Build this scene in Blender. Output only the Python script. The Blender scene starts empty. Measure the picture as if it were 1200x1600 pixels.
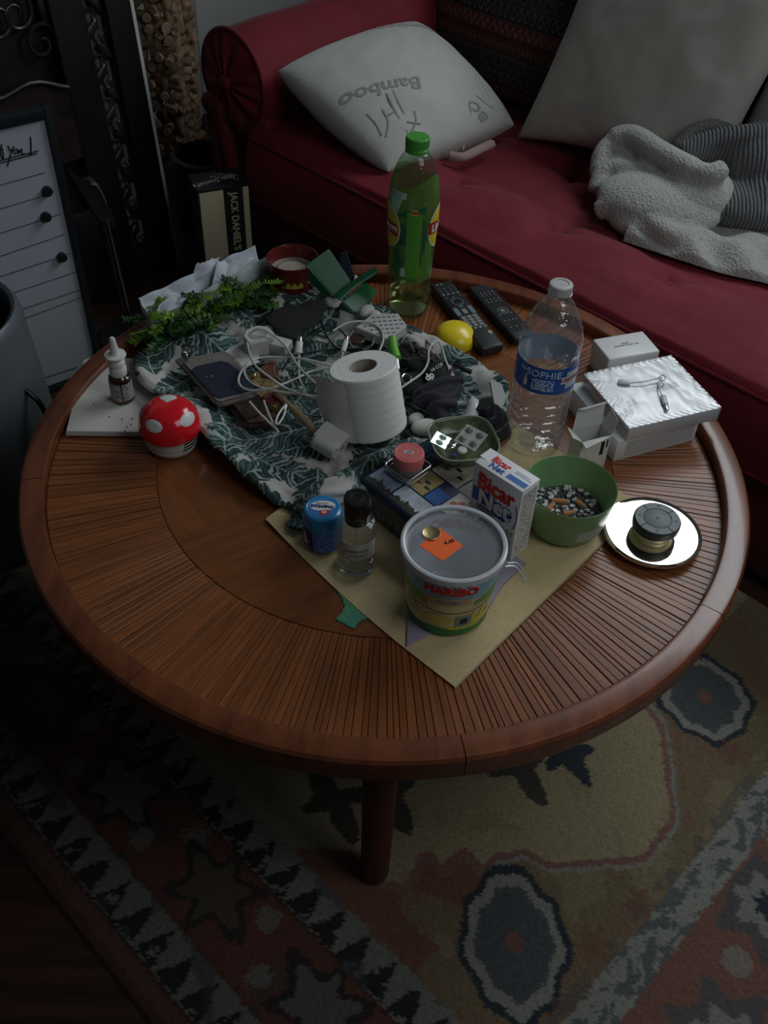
import bpy, bmesh, math, random
import numpy as np
from mathutils import Vector, Matrix, noise
random.seed(7); rng = np.random.default_rng(7)
SC = bpy.context.scene; COL = SC.collection
PI = math.pi; R = math.radians

# ------------------------------------------------------------------ camera
F_PX = 1534.6; PITCH = R(44.609); ROLL = R(2.7506)
CAM = Vector((0.0, -1.152, 1.469))
FW = Vector((0, math.cos(PITCH), -math.sin(PITCH))); _r = Vector((1, 0, 0)); _u = _r.cross(FW)
RT = _r*math.cos(ROLL) + _u*math.sin(ROLL); UP = -_r*math.sin(ROLL) + _u*math.cos(ROLL)
cd = bpy.data.cameras.new('camera'); cd.sensor_fit = 'VERTICAL'; cd.sensor_height = 32; cd.lens = 32*F_PX/1600
cam = bpy.data.objects.new('camera', cd); COL.objects.link(cam); SC.camera = cam
cam.matrix_world = Matrix(((RT.x, UP.x, -FW.x, CAM.x), (RT.y, UP.y, -FW.y, CAM.y), (RT.z, UP.z, -FW.z, CAM.z), (0, 0, 0, 1)))
cd.clip_start = .02
SC.view_settings.view_transform = 'Standard'; SC.view_settings.look = 'None'
SC.view_settings.gamma = 1; SC.view_settings.use_curve_mapping = False; SC.view_settings.exposure = 0.0

# sofa axes: s runs along the sofa, d runs back into it; S0 is the front left corner of its seat
SX = Vector((.734, -.679, 0)).normalized(); DX = Vector((.679, .734, 0)).normalized(); S0 = Vector((-.35, 1.175, 0))
def L(a, b, z=0): return S0 + SX*a + DX*b + Vector((0, 0, z))
YAW = math.atan2(SX.y, SX.x)

# ------------------------------------------------------------------ world and lights
w = bpy.data.worlds.new('world'); SC.world = w; w.use_nodes = True
bg = w.node_tree.nodes['Background']; bg.inputs[0].default_value = (.80, .92, 1.0, 1); bg.inputs[1].default_value = .03
def area(name, loc, aim, sx, sy, power, col=(1, 1, 1)):
    l = bpy.data.lights.new(name, 'AREA'); l.shape = 'RECTANGLE'; l.size = sx; l.size_y = sy; l.energy = power; l.color = col
    o = bpy.data.objects.new(name, l); COL.objects.link(o); o.location = loc
    o.rotation_euler = (Vector(aim)-Vector(loc)).to_track_quat('-Z', 'Y').to_euler(); return o
# daylight of the window over the sofa, to the right of what the photograph shows
area('window_light', L(1.22, .98, 1.80), L(1.22, 0, 1.5), 1.35, .9, 21, (.88, .95, 1.0))
# weaker daylight of a far window to the right and behind the photographer
area('far_window_light', (1.15, -.85, 1.95), (.1, .1, .5), .9, 1.0, 7.0, (.92, .97, 1.0))

# ------------------------------------------------------------------ materials
def nn(nt, t, **k):
    n = nt.nodes.new(t)
    for a, v in k.items(): setattr(n, a, v)
    return n
def mat(name, col, rough=.5, metal=0, coat=0, spec=.5, sheen=0, var=None, bump=None, attr=None, trans=0, ior=1.45, stretch=None, rand=0, sss=0, alpha=1):
    m = bpy.data.materials.new(name); m.use_nodes = True; nt = m.node_tree; p = nt.nodes['Principled BSDF']
    c = (*col, 1); I = p.inputs; lk = nt.links.new
    I['Base Color'].default_value = c; I['Roughness'].default_value = rough; I['Metallic'].default_value = metal
    I['Coat Weight'].default_value = coat; I['Coat Roughness'].default_value = .12; I['Specular IOR Level'].default_value = spec
    I['Sheen Weight'].default_value = sheen; I['Sheen Roughness'].default_value = .4; I['Transmission Weight'].default_value = trans; I['IOR'].default_value = ior; I['Alpha'].default_value = alpha
    if sss: I['Subsurface Weight'].default_value = sss; I['Subsurface Scale'].default_value = .01
    tc = nn(nt, 'ShaderNodeTexCoord'); mp = nn(nt, 'ShaderNodeMapping'); lk(tc.outputs['Object'], mp.inputs[0])
    if stretch: mp.inputs['Scale'].default_value = stretch
    oi = nn(nt, 'ShaderNodeObjectInfo')
    if rand:
        cb = nn(nt, 'ShaderNodeCombineXYZ'); mu = nn(nt, 'ShaderNodeMath', operation='MULTIPLY'); mu.inputs[1].default_value = 37
        lk(oi.outputs['Random'], mu.inputs[0]); lk(mu.outputs[0], cb.inputs[0]); lk(mu.outputs[0], cb.inputs[2]); lk(cb.outputs[0], mp.inputs['Location'])
    src = None
    if attr:
        at = nn(nt, 'ShaderNodeAttribute', attribute_name=attr); src = at.outputs['Color']
    if var:
        nz = nn(nt, 'ShaderNodeTexNoise'); nz.inputs['Scale'].default_value = var[0]; nz.inputs['Detail'].default_value = 6; nz.inputs['Roughness'].default_value = .65
        lk(mp.outputs[0], nz.inputs['Vector'])
        mr = nn(nt, 'ShaderNodeMapRange'); mr.inputs[1].default_value = .3; mr.inputs[2].default_value = .7; mr.inputs[3].default_value = 1-var[1]; mr.inputs[4].default_value = 1+var[1]
        lk(nz.outputs['Fac'], mr.inputs[0])
        f = mr.outputs[0]
        if rand:
            mr2 = nn(nt, 'ShaderNodeMapRange'); mr2.inputs[3].default_value = 1-rand; mr2.inputs[4].default_value = 1+rand; lk(oi.outputs['Random'], mr2.inputs[0])
            mm = nn(nt, 'ShaderNodeMath', operation='MULTIPLY'); lk(f, mm.inputs[0]); lk(mr2.outputs[0], mm.inputs[1]); f = mm.outputs[0]
        vm = nn(nt, 'ShaderNodeVectorMath', operation='SCALE'); vm.inputs[0].default_value = col
        if src: lk(src, vm.inputs[0])
        lk(f, vm.inputs['Scale']); src = vm.outputs[0]
    if src: lk(src, I['Base Color'])
    if bump:
        nb = nn(nt, 'ShaderNodeTexNoise'); nb.inputs['Scale'].default_value = bump[0]; nb.inputs['Detail'].default_value = 4; lk(mp.outputs[0], nb.inputs['Vector'])
        bp = nn(nt, 'ShaderNodeBump'); bp.inputs['Strength'].default_value = bump[1]; bp.inputs['Distance'].default_value = bump[2] if len(bump) > 2 else .002
        lk(nb.outputs['Fac'], bp.inputs['Height']); lk(bp.outputs[0], I['Normal'])
    return m
def film(name, tint, fres=1.45, haze=0, hazecol=(.8, .85, .88), rough=.05, bump=None):
    """thin clear plastic or glass wall: tinted transparency, fresnel gloss and a little milky haze"""
    m = bpy.data.materials.new(name); m.use_nodes = True; nt = m.node_tree; nt.nodes.clear(); lk = nt.links.new
    o = nn(nt, 'ShaderNodeOutputMaterial'); t = nn(nt, 'ShaderNodeBsdfTransparent'); t.inputs[0].default_value = (*tint, 1)
    g = nn(nt, 'ShaderNodeBsdfGlossy'); g.inputs['Roughness'].default_value = rough; lw = nn(nt, 'ShaderNodeLayerWeight'); lw.inputs['Blend'].default_value = .5
    pw_ = nn(nt, 'ShaderNodeMath', operation='POWER'); pw_.inputs[1].default_value = 4.5; lk(lw.outputs['Facing'], pw_.inputs[0])
    fr = nn(nt, 'ShaderNodeMath', operation='MULTIPLY_ADD'); fr.inputs[1].default_value = .8; fr.inputs[2].default_value = ((fres-1)/(fres+1))**2; lk(pw_.outputs[0], fr.inputs[0])
    d = nn(nt, 'ShaderNodeBsdfDiffuse'); d.inputs[0].default_value = (*hazecol, 1)
    a = nn(nt, 'ShaderNodeMixShader'); a.inputs[0].default_value = haze; lk(t.outputs[0], a.inputs[1]); lk(d.outputs[0], a.inputs[2])
    b = nn(nt, 'ShaderNodeMixShader'); lk(fr.outputs[0], b.inputs[0]); lk(a.outputs[0], b.inputs[1]); lk(g.outputs[0], b.inputs[2]); lk(b.outputs[0], o.inputs[0])
    if bump:
        tc = nn(nt, 'ShaderNodeTexCoord'); nb = nn(nt, 'ShaderNodeTexNoise'); nb.inputs['Scale'].default_value = bump[0]; lk(tc.outputs['Object'], nb.inputs['Vector'])
        bp = nn(nt, 'ShaderNodeBump'); bp.inputs['Strength'].default_value = bump[1]; bp.inputs['Distance'].default_value = .003
        lk(nb.outputs['Fac'], bp.inputs['Height']); lk(bp.outputs[0], g.inputs['Normal'])
    return m
def printed(name, base, ink, scale=(60, 60, 500), thr=.52, rough=.5):
    """paper with fine print: rows of small dark marks"""
    m = mat(name, base, rough); nt = m.node_tree; lk = nt.links.new; p = nt.nodes['Principled BSDF']
    mp = [n for n in nt.nodes if n.type == 'MAPPING'][0]; mp.inputs['Scale'].default_value = scale
    nz = nn(nt, 'ShaderNodeTexNoise'); nz.inputs['Scale'].default_value = 1; nz.inputs['Detail'].default_value = 1; lk(mp.outputs[0], nz.inputs['Vector'])
    gt = nn(nt, 'ShaderNodeMath', operation='GREATER_THAN'); gt.inputs[1].default_value = thr; lk(nz.outputs['Fac'], gt.inputs[0])
    mx = nn(nt, 'ShaderNodeMix', data_type='RGBA'); mx.inputs[6].default_value = (*base, 1); mx.inputs[7].default_value = (*ink, 1); lk(gt.outputs[0], mx.inputs[0]); lk(mx.outputs[2], p.inputs['Base Color'])
    return m

# ------------------------------------------------------------------ object helpers
def W(x, y, z):
    """the point of the world at height z that stands under pixel x, y of the photograph (used to measure positions)"""
    d = FW*F_PX + RT*(x-600) - UP*(y-800); return CAM + d*((z-CAM.z)/d.z)
def WP(x, y, o, n):
    d = FW*F_PX + RT*(x-600) - UP*(y-800); return CAM + d*((Vector(o)-CAM).dot(n)/d.dot(n))
def thing(name, label, cat, loc=(0, 0, 0), rz=0, group=None, rot=None, kind=None):
    o = bpy.data.objects.new(name, None); o.empty_display_size = .02; COL.objects.link(o); o.location = loc
    o.rotation_euler = rot if rot else (0, 0, rz)
    return tag(o, label, cat, group, kind)
def tag(o, label, cat=None, group=None, kind=None):
    if label: o['label'] = label
    if cat: o['category'] = cat
    if group: o['group'] = group
    if kind: o['kind'] = kind
    return o
def link(name, me, m, parent=None, smooth=True, ang=35):
    me.name = name
    if m is not None:
        me.materials.clear(); me.materials.append(m)
    if smooth:
        me.shade_smooth(); me.set_sharp_from_angle(angle=R(ang))
    o = bpy.data.objects.new(name, me); COL.objects.link(o)
    if parent: o.parent = parent
    return o
def done(name, bm, m, parent=None, smooth=True, ang=35, recalc=True):
    if recalc: bmesh.ops.recalc_face_normals(bm, faces=bm.faces)
    me = bpy.data.meshes.new(name); bm.to_mesh(me); bm.free(); return link(name, me, m, parent, smooth, ang)
def box(bm, lo, hi, bev=0, seg=2, mtx=None):
    vs = [bm.verts.new((x, y, z)) for x in (lo[0], hi[0]) for y in (lo[1], hi[1]) for z in (lo[2], hi[2])]
    fs = [(0, 1, 3, 2), (4, 6, 7, 5), (0, 4, 5, 1), (2, 3, 7, 6), (0, 2, 6, 4), (1, 5, 7, 3)]
    F = [bm.faces.new([vs[i] for i in f]) for f in fs]
    if bev:
        es = set(e for f in F for e in f.edges); r = bmesh.ops.bevel(bm, geom=list(es), offset=bev, segments=seg, affect='EDGES', profile=.5, clamp_overlap=True)
        vs = list({v for f in r['faces'] for v in f.verts} | {v for v in vs if v.is_valid})
    if mtx: bmesh.ops.transform(bm, matrix=mtx, verts=vs)
    return bm
def obox(name, lo, hi, m, parent=None, bev=.001, seg=2):
    return done(name, box(bmesh.new(), lo, hi, bev, seg), m, parent)
def lathe(bm, prof, n=40, c=(0, 0, 0), a0=0, a1=2*PI):
    full = abs(a1-a0-2*PI) < 1e-6; k = n if full else n+1; rings = []
    for r, z in prof:
        if r < 1e-6: rings.append([bm.verts.new((c[0], c[1], c[2]+z))])
        else: rings.append([bm.verts.new((c[0]+r*math.sin(a0+(a1-a0)*i/n), c[1]-r*math.cos(a0+(a1-a0)*i/n), c[2]+z)) for i in range(k)])
    for A, B in zip(rings, rings[1:]):
        for i in range(n):
            j = (i+1) % k
            if len(A) == 1 and len(B) == 1: continue
            if len(A) == 1: bm.faces.new((A[0], B[i], B[j]))
            elif len(B) == 1: bm.faces.new((A[i], A[j], B[0]))
            else: bm.faces.new((A[i], A[j], B[j], B[i]))
    return bm
def olathe(name, prof, m, parent=None, n=40, c=(0, 0, 0), ang=35, **k):
    return done(name, lathe(bmesh.new(), prof, n, c, **k), m, parent, ang=ang)
def cr(pts, sub=8, closed=False):
    P = [Vector(p) for p in pts]; out = []; n = len(P)
    for i in range(n if closed else n-1):
        g = (lambda k: P[k % n]) if closed else (lambda k: P[max(0, min(n-1, k))])
        a, b, c, d = g(i-1), g(i), g(i+1), g(i+2)
        for t in [q/sub for q in range(sub)]:
            out.append(.5*((2*b)+(c-a)*t+(2*a-5*b+4*c-d)*t*t+(3*b-a-3*c+d)*t**3))
    if not closed: out.append(P[-1])
    return out
def tube(bm, pts, r, n=8, closed=False, caps=True, flat=1):
    P = [Vector(p) for p in pts]; N = len(P); rings = []; up = Vector((0, 0, 1)); prev = None
    for i, p in enumerate(P):
        t = (P[(i+1) % N] if closed or i < N-1 else p) - (P[i-1] if closed or i > 0 else p)
        if t.length < 1e-9: t = Vector((0, 0, 1))
        t.normalize()
        if prev is None: x = t.cross(up) if abs(t.dot(up)) < .95 else t.cross(Vector((1, 0, 0)))
        else: x = prev - t*prev.dot(t)
        if x.length < 1e-6: x = t.orthogonal()
        x.normalize(); prev = x; y = t.cross(x); rr = r[i] if isinstance(r, (list, tuple)) else r
        rings.append([bm.verts.new(p + x*rr*math.cos(2*PI*k/n) + y*rr*flat*math.sin(2*PI*k/n)) for k in range(n)])
    for i in range(N if closed else N-1):
        A, B = rings[i], rings[(i+1) % N]
        for k in range(n): bm.faces.new((A[k], A[(k+1) % n], B[(k+1) % n], B[k]))
    if caps and not closed: bm.faces.new(rings[0][::-1]); bm.faces.new(rings[-1])
    return bm
def otube(name, pts, r, m, parent=None, n=8, sub=8, closed=False, flat=1):
    return done(name, tube(bmesh.new(), cr(pts, sub, closed) if sub > 1 else pts, r, n, closed, flat=flat), m, parent)
def prism(bm, poly, z0, z1):
    a = [bm.verts.new((p[0], p[1], z0)) for p in poly]; b = [bm.verts.new((p[0], p[1], z1)) for p in poly]; n = len(poly)
    bm.faces.new(a[::-1]); bm.faces.new(b)
    for i in range(n): bm.faces.new((a[i], a[(i+1) % n], b[(i+1) % n], b[i]))
    return bm
def oprism(name, poly, z0, z1, m, parent=None, bev=0):
    bm = prism(bmesh.new(), poly, z0, z1)
    if bev: bmesh.ops.bevel(bm, geom=bm.edges[:], offset=bev, segments=2, affect='EDGES')
    return done(name, bm, m, parent)
def gridmesh(name, P, m, parent=None, colr=None, wrap=False, smooth=True, ang=80):
    """P: array (nu, nv, 3) of points; colr: (nu, nv, 3) colours kept as a mesh attribute"""
    nu, nv = P.shape[:2]; idx = np.arange(nu*nv).reshape(nu, nv)
    A = idx if not wrap else np.vstack([idx, idx[:1]])
    q = np.stack([A[:-1, :-1], A[1:, :-1], A[1:, 1:], A[:-1, 1:]], -1).reshape(-1, 4)
    me = bpy.data.meshes.new(name); me.vertices.add(nu*nv); me.vertices.foreach_set('co', P.astype(np.float32).ravel())
    me.loops.add(q.size); me.loops.foreach_set('vertex_index', q.astype(np.int32).ravel())
    me.polygons.add(len(q)); me.polygons.foreach_set('loop_start', (np.arange(len(q))*4).astype(np.int32)); me.update(calc_edges=True)
    if colr is not None:
        ca = me.color_attributes.new('pattern', 'FLOAT_COLOR', 'POINT'); ca.data.foreach_set('color', np.concatenate([colr, np.ones((nu, nv, 1))], -1).astype(np.float32).ravel())
    return link(name, me, m, parent, smooth, ang)
_tc = {}
def text_mesh(body, size, extrude=.0003, maxedge=None):
    cu = bpy.data.curves.new('t', 'FONT'); cu.body = body; cu.size = size; cu.align_x = 'CENTER'; cu.align_y = 'CENTER'; cu.extrude = extrude; cu.resolution_u = 2
    o = bpy.data.objects.new('t', cu); COL.objects.link(o); dg = bpy.context.evaluated_depsgraph_get(); dg.update()
    me = bpy.data.meshes.new_from_object(o.evaluated_get(dg)); bpy.data.objects.remove(o); bpy.data.curves.remove(cu)
    if maxedge:
        bm = bmesh.new(); bm.from_mesh(me); bmesh.ops.triangulate(bm, faces=bm.faces)
        for _ in range(4):
            es = [e for e in bm.edges if e.calc_length() > maxedge]
            if not es: break
            bmesh.ops.subdivide_edges(bm, edges=es, cuts=1); bmesh.ops.triangulate(bm, faces=[f for f in bm.faces if len(f.verts) > 3])
        bm.to_mesh(me); bm.free()
    return me
def otext(body, size, org, right, up, m, parent, sx=1, bold=0, ext=.0003, name='lettering', shear=0, maxedge=None, fn=None):
    me = text_mesh(body, size, ext, maxedge); rt = Vector(right).normalized(); u = Vector(up).normalized(); nrm = rt.cross(u); org = Vector(org)
    offs = [(0, 0)] if not bold else [(0, 0), (bold, 0), (-bold, 0), (0, bold), (0, -bold)]
    bm = bmesh.new()
    for k, (ox, oy) in enumerate(offs):
        b2 = bmesh.new(); b2.from_mesh(me)
        for v in b2.verts:
            x = (v.co.x+v.co.y*shear)*sx+ox; y = v.co.y+oy; z = v.co.z + k*.00002
            v.co = fn(x, y, z) if fn else org + rt*x + u*y + nrm*z
        t = bpy.data.meshes.new('x'); b2.to_mesh(t); b2.free(); bm.from_mesh(t); bpy.data.meshes.remove(t)
    bpy.data.meshes.remove(me)
    return done(name, bm, m, parent, smooth=False)
def wraptext(body, size, Rf, a0, z, m, parent, **k):
    """lettering laid round a bottle: Rf gives the radius at a height, a0 the angle from the front"""
    def fn(x, y, zz):
        rr = Rf(z+y)+.0003+zz; a = a0+x/Rf(z); return Vector((rr*math.sin(a), -rr*math.cos(a), z+y))
    return otext(body, size, (0, 0, 0), (1, 0, 0), (0, 1, 0), m, parent, fn=fn, maxedge=size*.5, **k)
def patch(name, Rf, a0, a1, z0, z1, m, parent, n=24, nz=10, off=.0004, shape=None):
    A = np.linspace(a0, a1, n); P = np.zeros((n, nz, 3))
    for i, a in enumerate(A):
        lo, hi = (z0, z1) if shape is None else shape(i/(n-1))
        for j in range(nz):
            z = lo+(hi-lo)*j/(nz-1); r = Rf(z)+off; P[i, j] = (r*math.sin(a), -r*math.cos(a), z)
    return gridmesh(name, P, m, parent)
def facecam(p): return math.atan2(CAM.y-p[1], CAM.x-p[0])+PI/2
def pxbox(A, B, C, z1, z0):
    """frame of a box from three top corners: A front left, B front right, C back left"""
    a, b, c = W(*A, z1), W(*B, z1), W(*C, z1); x = b-a; wd = x.length; x.normalize(); y = Vector((-x.y, x.x, 0)); dp = abs((c-a).dot(y))
    return Vector((a.x, a.y, z0)), math.atan2(x.y, x.x), wd, dp, z1-z0
def copy_tree(o, parent=None):
    c = o.copy(); COL.objects.link(c)
    if parent: c.parent = parent
    for ch in o.children: copy_tree(ch, c)
    return c
def fbm(x, y, s, o=3):
    """cheap smooth numpy noise in -1..1"""
    r = np.zeros_like(x); a = 1; t = 0
    for k in range(o):
        f = s*2**k
        r += a*(np.sin(f*x*1.31+1.7*k+2.1*np.sin(f*y*.83+k))*np.cos(f*y*1.17-.9*k+1.8*np.sin(f*x*.71+2*k))); t += a; a *= .55
    return r/t
def pillow_f(A, B, C, D, thick, pinch=.07, pw=.42, wr=0, sag=0):
    A, B, C, D = [np.array(q) for q in (A, B, C, D)]; nrm = np.cross(B-A, D-A); nrm = nrm/np.linalg.norm(nrm)
    def f(u, v, side=1, lift=0):
        u = np.asarray(u, float); v = np.asarray(v, float)
        uu = u*(1-pinch*(1-v*v)*np.abs(u)**2); vv = v*(1-pinch*(1-u*u)*np.abs(v)**2); s = (uu+1)/2; t = (vv+1)/2
        p = (A*((1-s)*(1-t))[..., None] + B*(s*(1-t))[..., None] + C*(s*t)[..., None] + D*((1-s)*t)[..., None])
        h = thick/2*(np.clip((1-u*u), 0, 1)*np.clip((1-v*v), 0, 1))**pw
        h = h*(1+wr*fbm(u, v, 3.1)) + wr*.012*fbm(u+3, v, 9)*np.clip(1-u*u*v*v, 0, 1)*np.minimum(1, h/(.15*thick))
        p = p + nrm*(side*h+lift)[..., None]; p[..., 2] -= sag*(1-u*u)*(1-v*v)*.5
        return p
    return f
def pillow(name, f, m, parent, n=48, colf=None, labelled=None):
    u, v = np.meshgrid(np.sin(np.linspace(-PI/2, PI/2, n)), np.sin(np.linspace(-PI/2, PI/2, n)), indexing='ij')
    bm = bmesh.new(); P = np.concatenate([f(u, v, 1), f(u, v, -1)[:, ::-1]], 1)
    cc = None
    if colf is not None: c1 = colf(u, v); cc = np.concatenate([c1, c1[:, ::-1]], 1)
    o = gridmesh(name, P, m, parent, cc)
    bm.free(); b = bmesh.new(); b.from_mesh(o.data); bmesh.ops.remove_doubles(b, verts=b.verts, dist=1e-5); bmesh.ops.recalc_face_normals(b, faces=b.faces); b.to_mesh(o.data); b.free()
    o.data.shade_smooth(); return o
def blob(name, parts, m, parent, voxel=.004, smooth=8):
    """soft folded shape: ellipsoids and tubes melted into one skin by a remesh"""
    bm = bmesh.new()
    for p in parts:
        if p[0] == 'e':
            _, c, r, rot = p; M4 = Matrix.Translation(c) @ Matrix.Rotation(rot, 4, 'Z') @ Matrix.Diagonal((*r, 1)); bmesh.ops.create_uvsphere(bm, u_segments=20, v_segments=12, radius=1, matrix=M4)
        else: tube(bm, cr(p[1], 6), [p[2]]*(6*(len(p[1])-1)+1) if not isinstance(p[2], list) else p[2], 10, flat=p[3] if len(p) > 3 else 1)
    o = done(name, bm, m, parent)
    md = o.modifiers.new('remesh', 'REMESH'); md.mode = 'VOXEL'; md.voxel_size = voxel; md.use_smooth_shade = True
    sm = o.modifiers.new('smooth', 'SMOOTH'); sm.iterations = smooth; sm.factor = .5
    return o
def attrcol(nu, nv, c): return np.tile(np.array(c), (nu, nv, 1))
# shared materials
white_pl = mat('white_plastic', (.68, .69, .67), .3); black_pl = mat('black_plastic', (.012, .012, .014), .35); black_matt = mat('matt_black', (.014, .014, .015), .7)
chrome = mat('chrome', (.75, .75, .76), .12, 1); steel = mat('worn_steel', (.55, .55, .54), .3, 1, bump=(200, .05)); paper = mat('white_card', (.66, .66, .66), .6)
ink = mat('black_ink', (.012, .012, .014), .6); red_ink = mat('red_ink', (.62, .02, .03), .45); blue_ink = mat('blue_ink', (.02, .08, .34), .45); white_ink = mat('white_ink', (.72, .72, .7), .5); grey_ink = mat('grey_ink', (.2, .2, .21), .6)
cream_ink = mat('cream_ink', (.5, .44, .3), .6); gold = mat('gold_metal', (.7, .5, .25), .3, 1)

# ------------------------------------------------------------------ setting
wood_floor = mat('dark_floor_wood', (.045, .02, .014), .35, var=(3, .5), stretch=(1, 14, 1))
wallm = mat('wall_paint', (.60, .61, .60), .8, bump=(60, .15))
f = done('floor', box(bmesh.new(), (-3, -3, -.05), (3.2, 3.4, 0)), wood_floor, smooth=False); f['kind'] = 'structure'
def wall(name, a0, b0, a1, b1, z1=2.5):
    p, q = L(a0, b0), L(a1, b1); x = (q-p).normalized(); y = Vector((-x.y, x.x, 0))
    bm = bmesh.new(); vs = []
    for z in (0, z1):
        for c in (p, q, q+y*.08, p+y*.08): vs.append(bm.verts.new((c.x, c.y, z)))
    for fc in ((0, 1, 5, 4), (1, 2, 6, 5), (2, 3, 7, 6), (3, 0, 4, 7), (4, 5, 6, 7), (3, 2, 1, 0)): bm.faces.new([vs[i] for i in fc])
    o = done(name, bm, wallm, smooth=False); o['kind'] = 'structure'; return o
wall('wall_left', -1.0, -2.3, -1.0, 1.1)
wall('wall_back', -1.0, 1.06, 2.9, 1.06)
bm = bmesh.new(); b0 = L(-.865, -2.2); 
o = otube('baseboard_left', [L(-.985, -2.2, .04), L(-.985, 1.03, .04)], .03, mat('baseboard_paint', (.35, .35, .34), .5), n=4, sub=1); o['kind'] = 'structure'
o = otube('baseboard_back', [L(-.95, 1.045, .04), L(2.8, 1.045, .04)], .03, bpy.data.materials['baseboard_paint'], n=4, sub=1); o['kind'] = 'structure'

# ------------------------------------------------------------------ rug
sx = np.array(SX); dx = np.array(DX)
def SD(px, py): q = np.array(W(px, py, 0)); return (q@sx, q@dx)
def inpoly(x, y, poly):
    r = np.zeros(x.shape, bool); n = len(poly)
    for i in range(n):
        (x0, y0), (x1, y1) = poly[i], poly[(i+1) % n]
        c = ((y0 > y) != (y1 > y)) & (x < (x1-x0)*(y-y0)/((y1-y0) if y1 != y0 else 1e-9)+x0); r ^= c
    return r
def dpoly(x, y, pl, closed=False):
    d = np.full(x.shape, 9.); n = len(pl)
    for i in range(n if closed else n-1):
        (x0, y0), (x1, y1) = pl[i], pl[(i+1) % n]; vx, vy = x1-x0, y1-y0
        t = np.clip(((x-x0)*vx+(y-y0)*vy)/(vx*vx+vy*vy+1e-12), 0, 1); d = np.minimum(d, np.hypot(x-x0-t*vx, y-y0-t*vy))
    return d
def rug_colours(S, D):
    S = S+.003*fbm(S, D, 60, 3)+.0012*rng.standard_normal(S.shape); D = D+.003*fbm(D+5, S, 60, 3)+.0012*rng.standard_normal(S.shape)
    cream = np.array((.44, .365, .20)); gold_ = np.array((.26, .195, .10)); red = np.array((.25, .085, .055)); navy = np.array((.03, .045, .06)); slate = np.array((.095, .115, .125)); grey = np.array((.36, .36, .31)); pink = np.array((.30, .14, .11)); dark = np.array((.03, .03, .03)); rose = np.array((.27, .12, .085))
    c = np.zeros(S.shape+(3,)); 
    def put(mask, col, k=1.0): c[mask] = c[mask]*(1-k)+col*k
    c[:] = gold_; nz = fbm(S, D, 14, 3); put((nz > .25), rose, .35); put(nz < -.3, cream, .3)
    med = [(459, 1343), (544, 1343), (565, 1377), (600, 1392), (635, 1399), (665, 1345), (693, 1372), (722, 1340), (755, 1375), (773, 1352), (816, 1341), (859, 1363), (1008, 1352), (1056, 1288), (1035, 1139), (1008, 1101)]
    med = [SD(*q) for q in med]; inner = med + [(.44, .95), (-1.1, .95), (-1.1, -.405), (.218, -.405)]
    isin = inpoly(S, D, inner); put(isin, cream); dm = dpoly(S, D, med)
    put((dm < .006) & ~isin, grey, .8); put((dm < .011) & isin, pink); put((dm < .024) & (dm > .014) & ~isin & (nz > 0), rose, .4)
    put(isin & (fbm(S+2, D, 20, 2) > .45), gold_, .3)
    # reddish ground left of the zigzag
    put(~isin & (S < .47) & (D < -.2) & (fbm(S, D+3, 9, 2) > -.35), red, .75)
    # blue grey lozenges
    def loz(cx, cy, rx, ry, ang=0):
        ca, sa = math.cos(ang), math.sin(ang); u = ((S-cx)*ca+(D-cy)*sa)/rx; v = (-(S-cx)*sa+(D-cy)*ca)/ry
        r = (np.abs(u)**1.6+np.abs(v)**1.6)**(1/1.6)*(1+.04*np.sin(9*np.arctan2(v, u)))
        put(r < 1.05, navy); put(r < .92, grey); put(r < .74, navy, .75); put((r < .66) & (fbm(S*3, D, 40, 2) > -.2), slate, .9); put(r < .16, rose)
    m1 = SD(802, 1476); m2 = SD(1098, 1094); loz(*m1, .080, .116, R(45)); loz(*m2, .086, .096, R(45))
    m3 = SD(880, 1180); q = np.hypot((S-m3[0])/.05, (D-m3[1])/.032)*(1+.35*np.sin(5*np.arctan2(D-m3[1], S-m3[0]))); put(q < 1, navy); 
    for px, py in ((600, 1240), (520, 1255), (805, 1200)):
        m = SD(px, py); q = np.hypot((S-m[0])/.06, (D-m[1])/.03)*(1+.4*np.sin(4*np.arctan2(D-m[1], S-m[0]))); put((q < 1), dark, .9)
    for px, py in ((925, 1480), (1145, 1180), (640, 1470), (880, 1590), (1000, 1420)):
        m = SD(px, py); q = np.hypot(S-m[0], D-m[1])*(1+.3*np.sin(6*np.arctan2(D-m[1], S-m[0]))); put(q < .022, red, .5)
    def band(S, D, t0, w, mirror=1):
        """zigzag guard stripe: grey ground with dark stepped triangles"""
        u = D-t0; k = (u >= 0) & (u < w); put(k, grey); ph = (S/.052) % 1; tri = np.abs(ph-.5)*2
        put(k & (u > .008) & (u < w*.95*(1-tri*.95)) & (fbm(S, D, 90, 2) > -.5), dark); put(k & (u < .006), red*.5); put(k & (fbm(S, D, 25, 2) > .3), slate, .6)
    # left lower border
    k = D < -.405; put(k, gold_); put((D < -.455) & (D > -.60), red); put((D < -.455) & (D > -.60) & (fbm(S, D, 22, 3) > .25), np.array((.12, .10, .07)), .8)
    i = 0
    for s0 in np.arange(-1.0, 1.1, .235):
        i += 1; q = np.hypot((S-s0)/.07, (D+.525)/.05)*(1+.28*np.sin(6*np.arctan2(D+.525, S-s0))); kk = (D < -.455) & (D > -.605)
        put(kk & (q < 1), dark, .85); put(kk & (q < .72), (grey if i % 2 else gold_), .6)
        for o_ in (.09, .145):
            q = np.hypot(S-s0-o_, D+.525+(.035 if o_ > .1 else -.03)*(-1)**i)*(1+.2*np.sin(5*S*200)); put(kk & (q < .018), grey, .7)
    band(S, D, -.468, .068); band(S, D, -.668, .070); put(D < -.668, rose*.9); put(D < -.69, red*.7); c[D < -.40] *= .72; c[D < -.59] *= .8  # border colours dimmed to imitate the light falling off at this side
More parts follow.
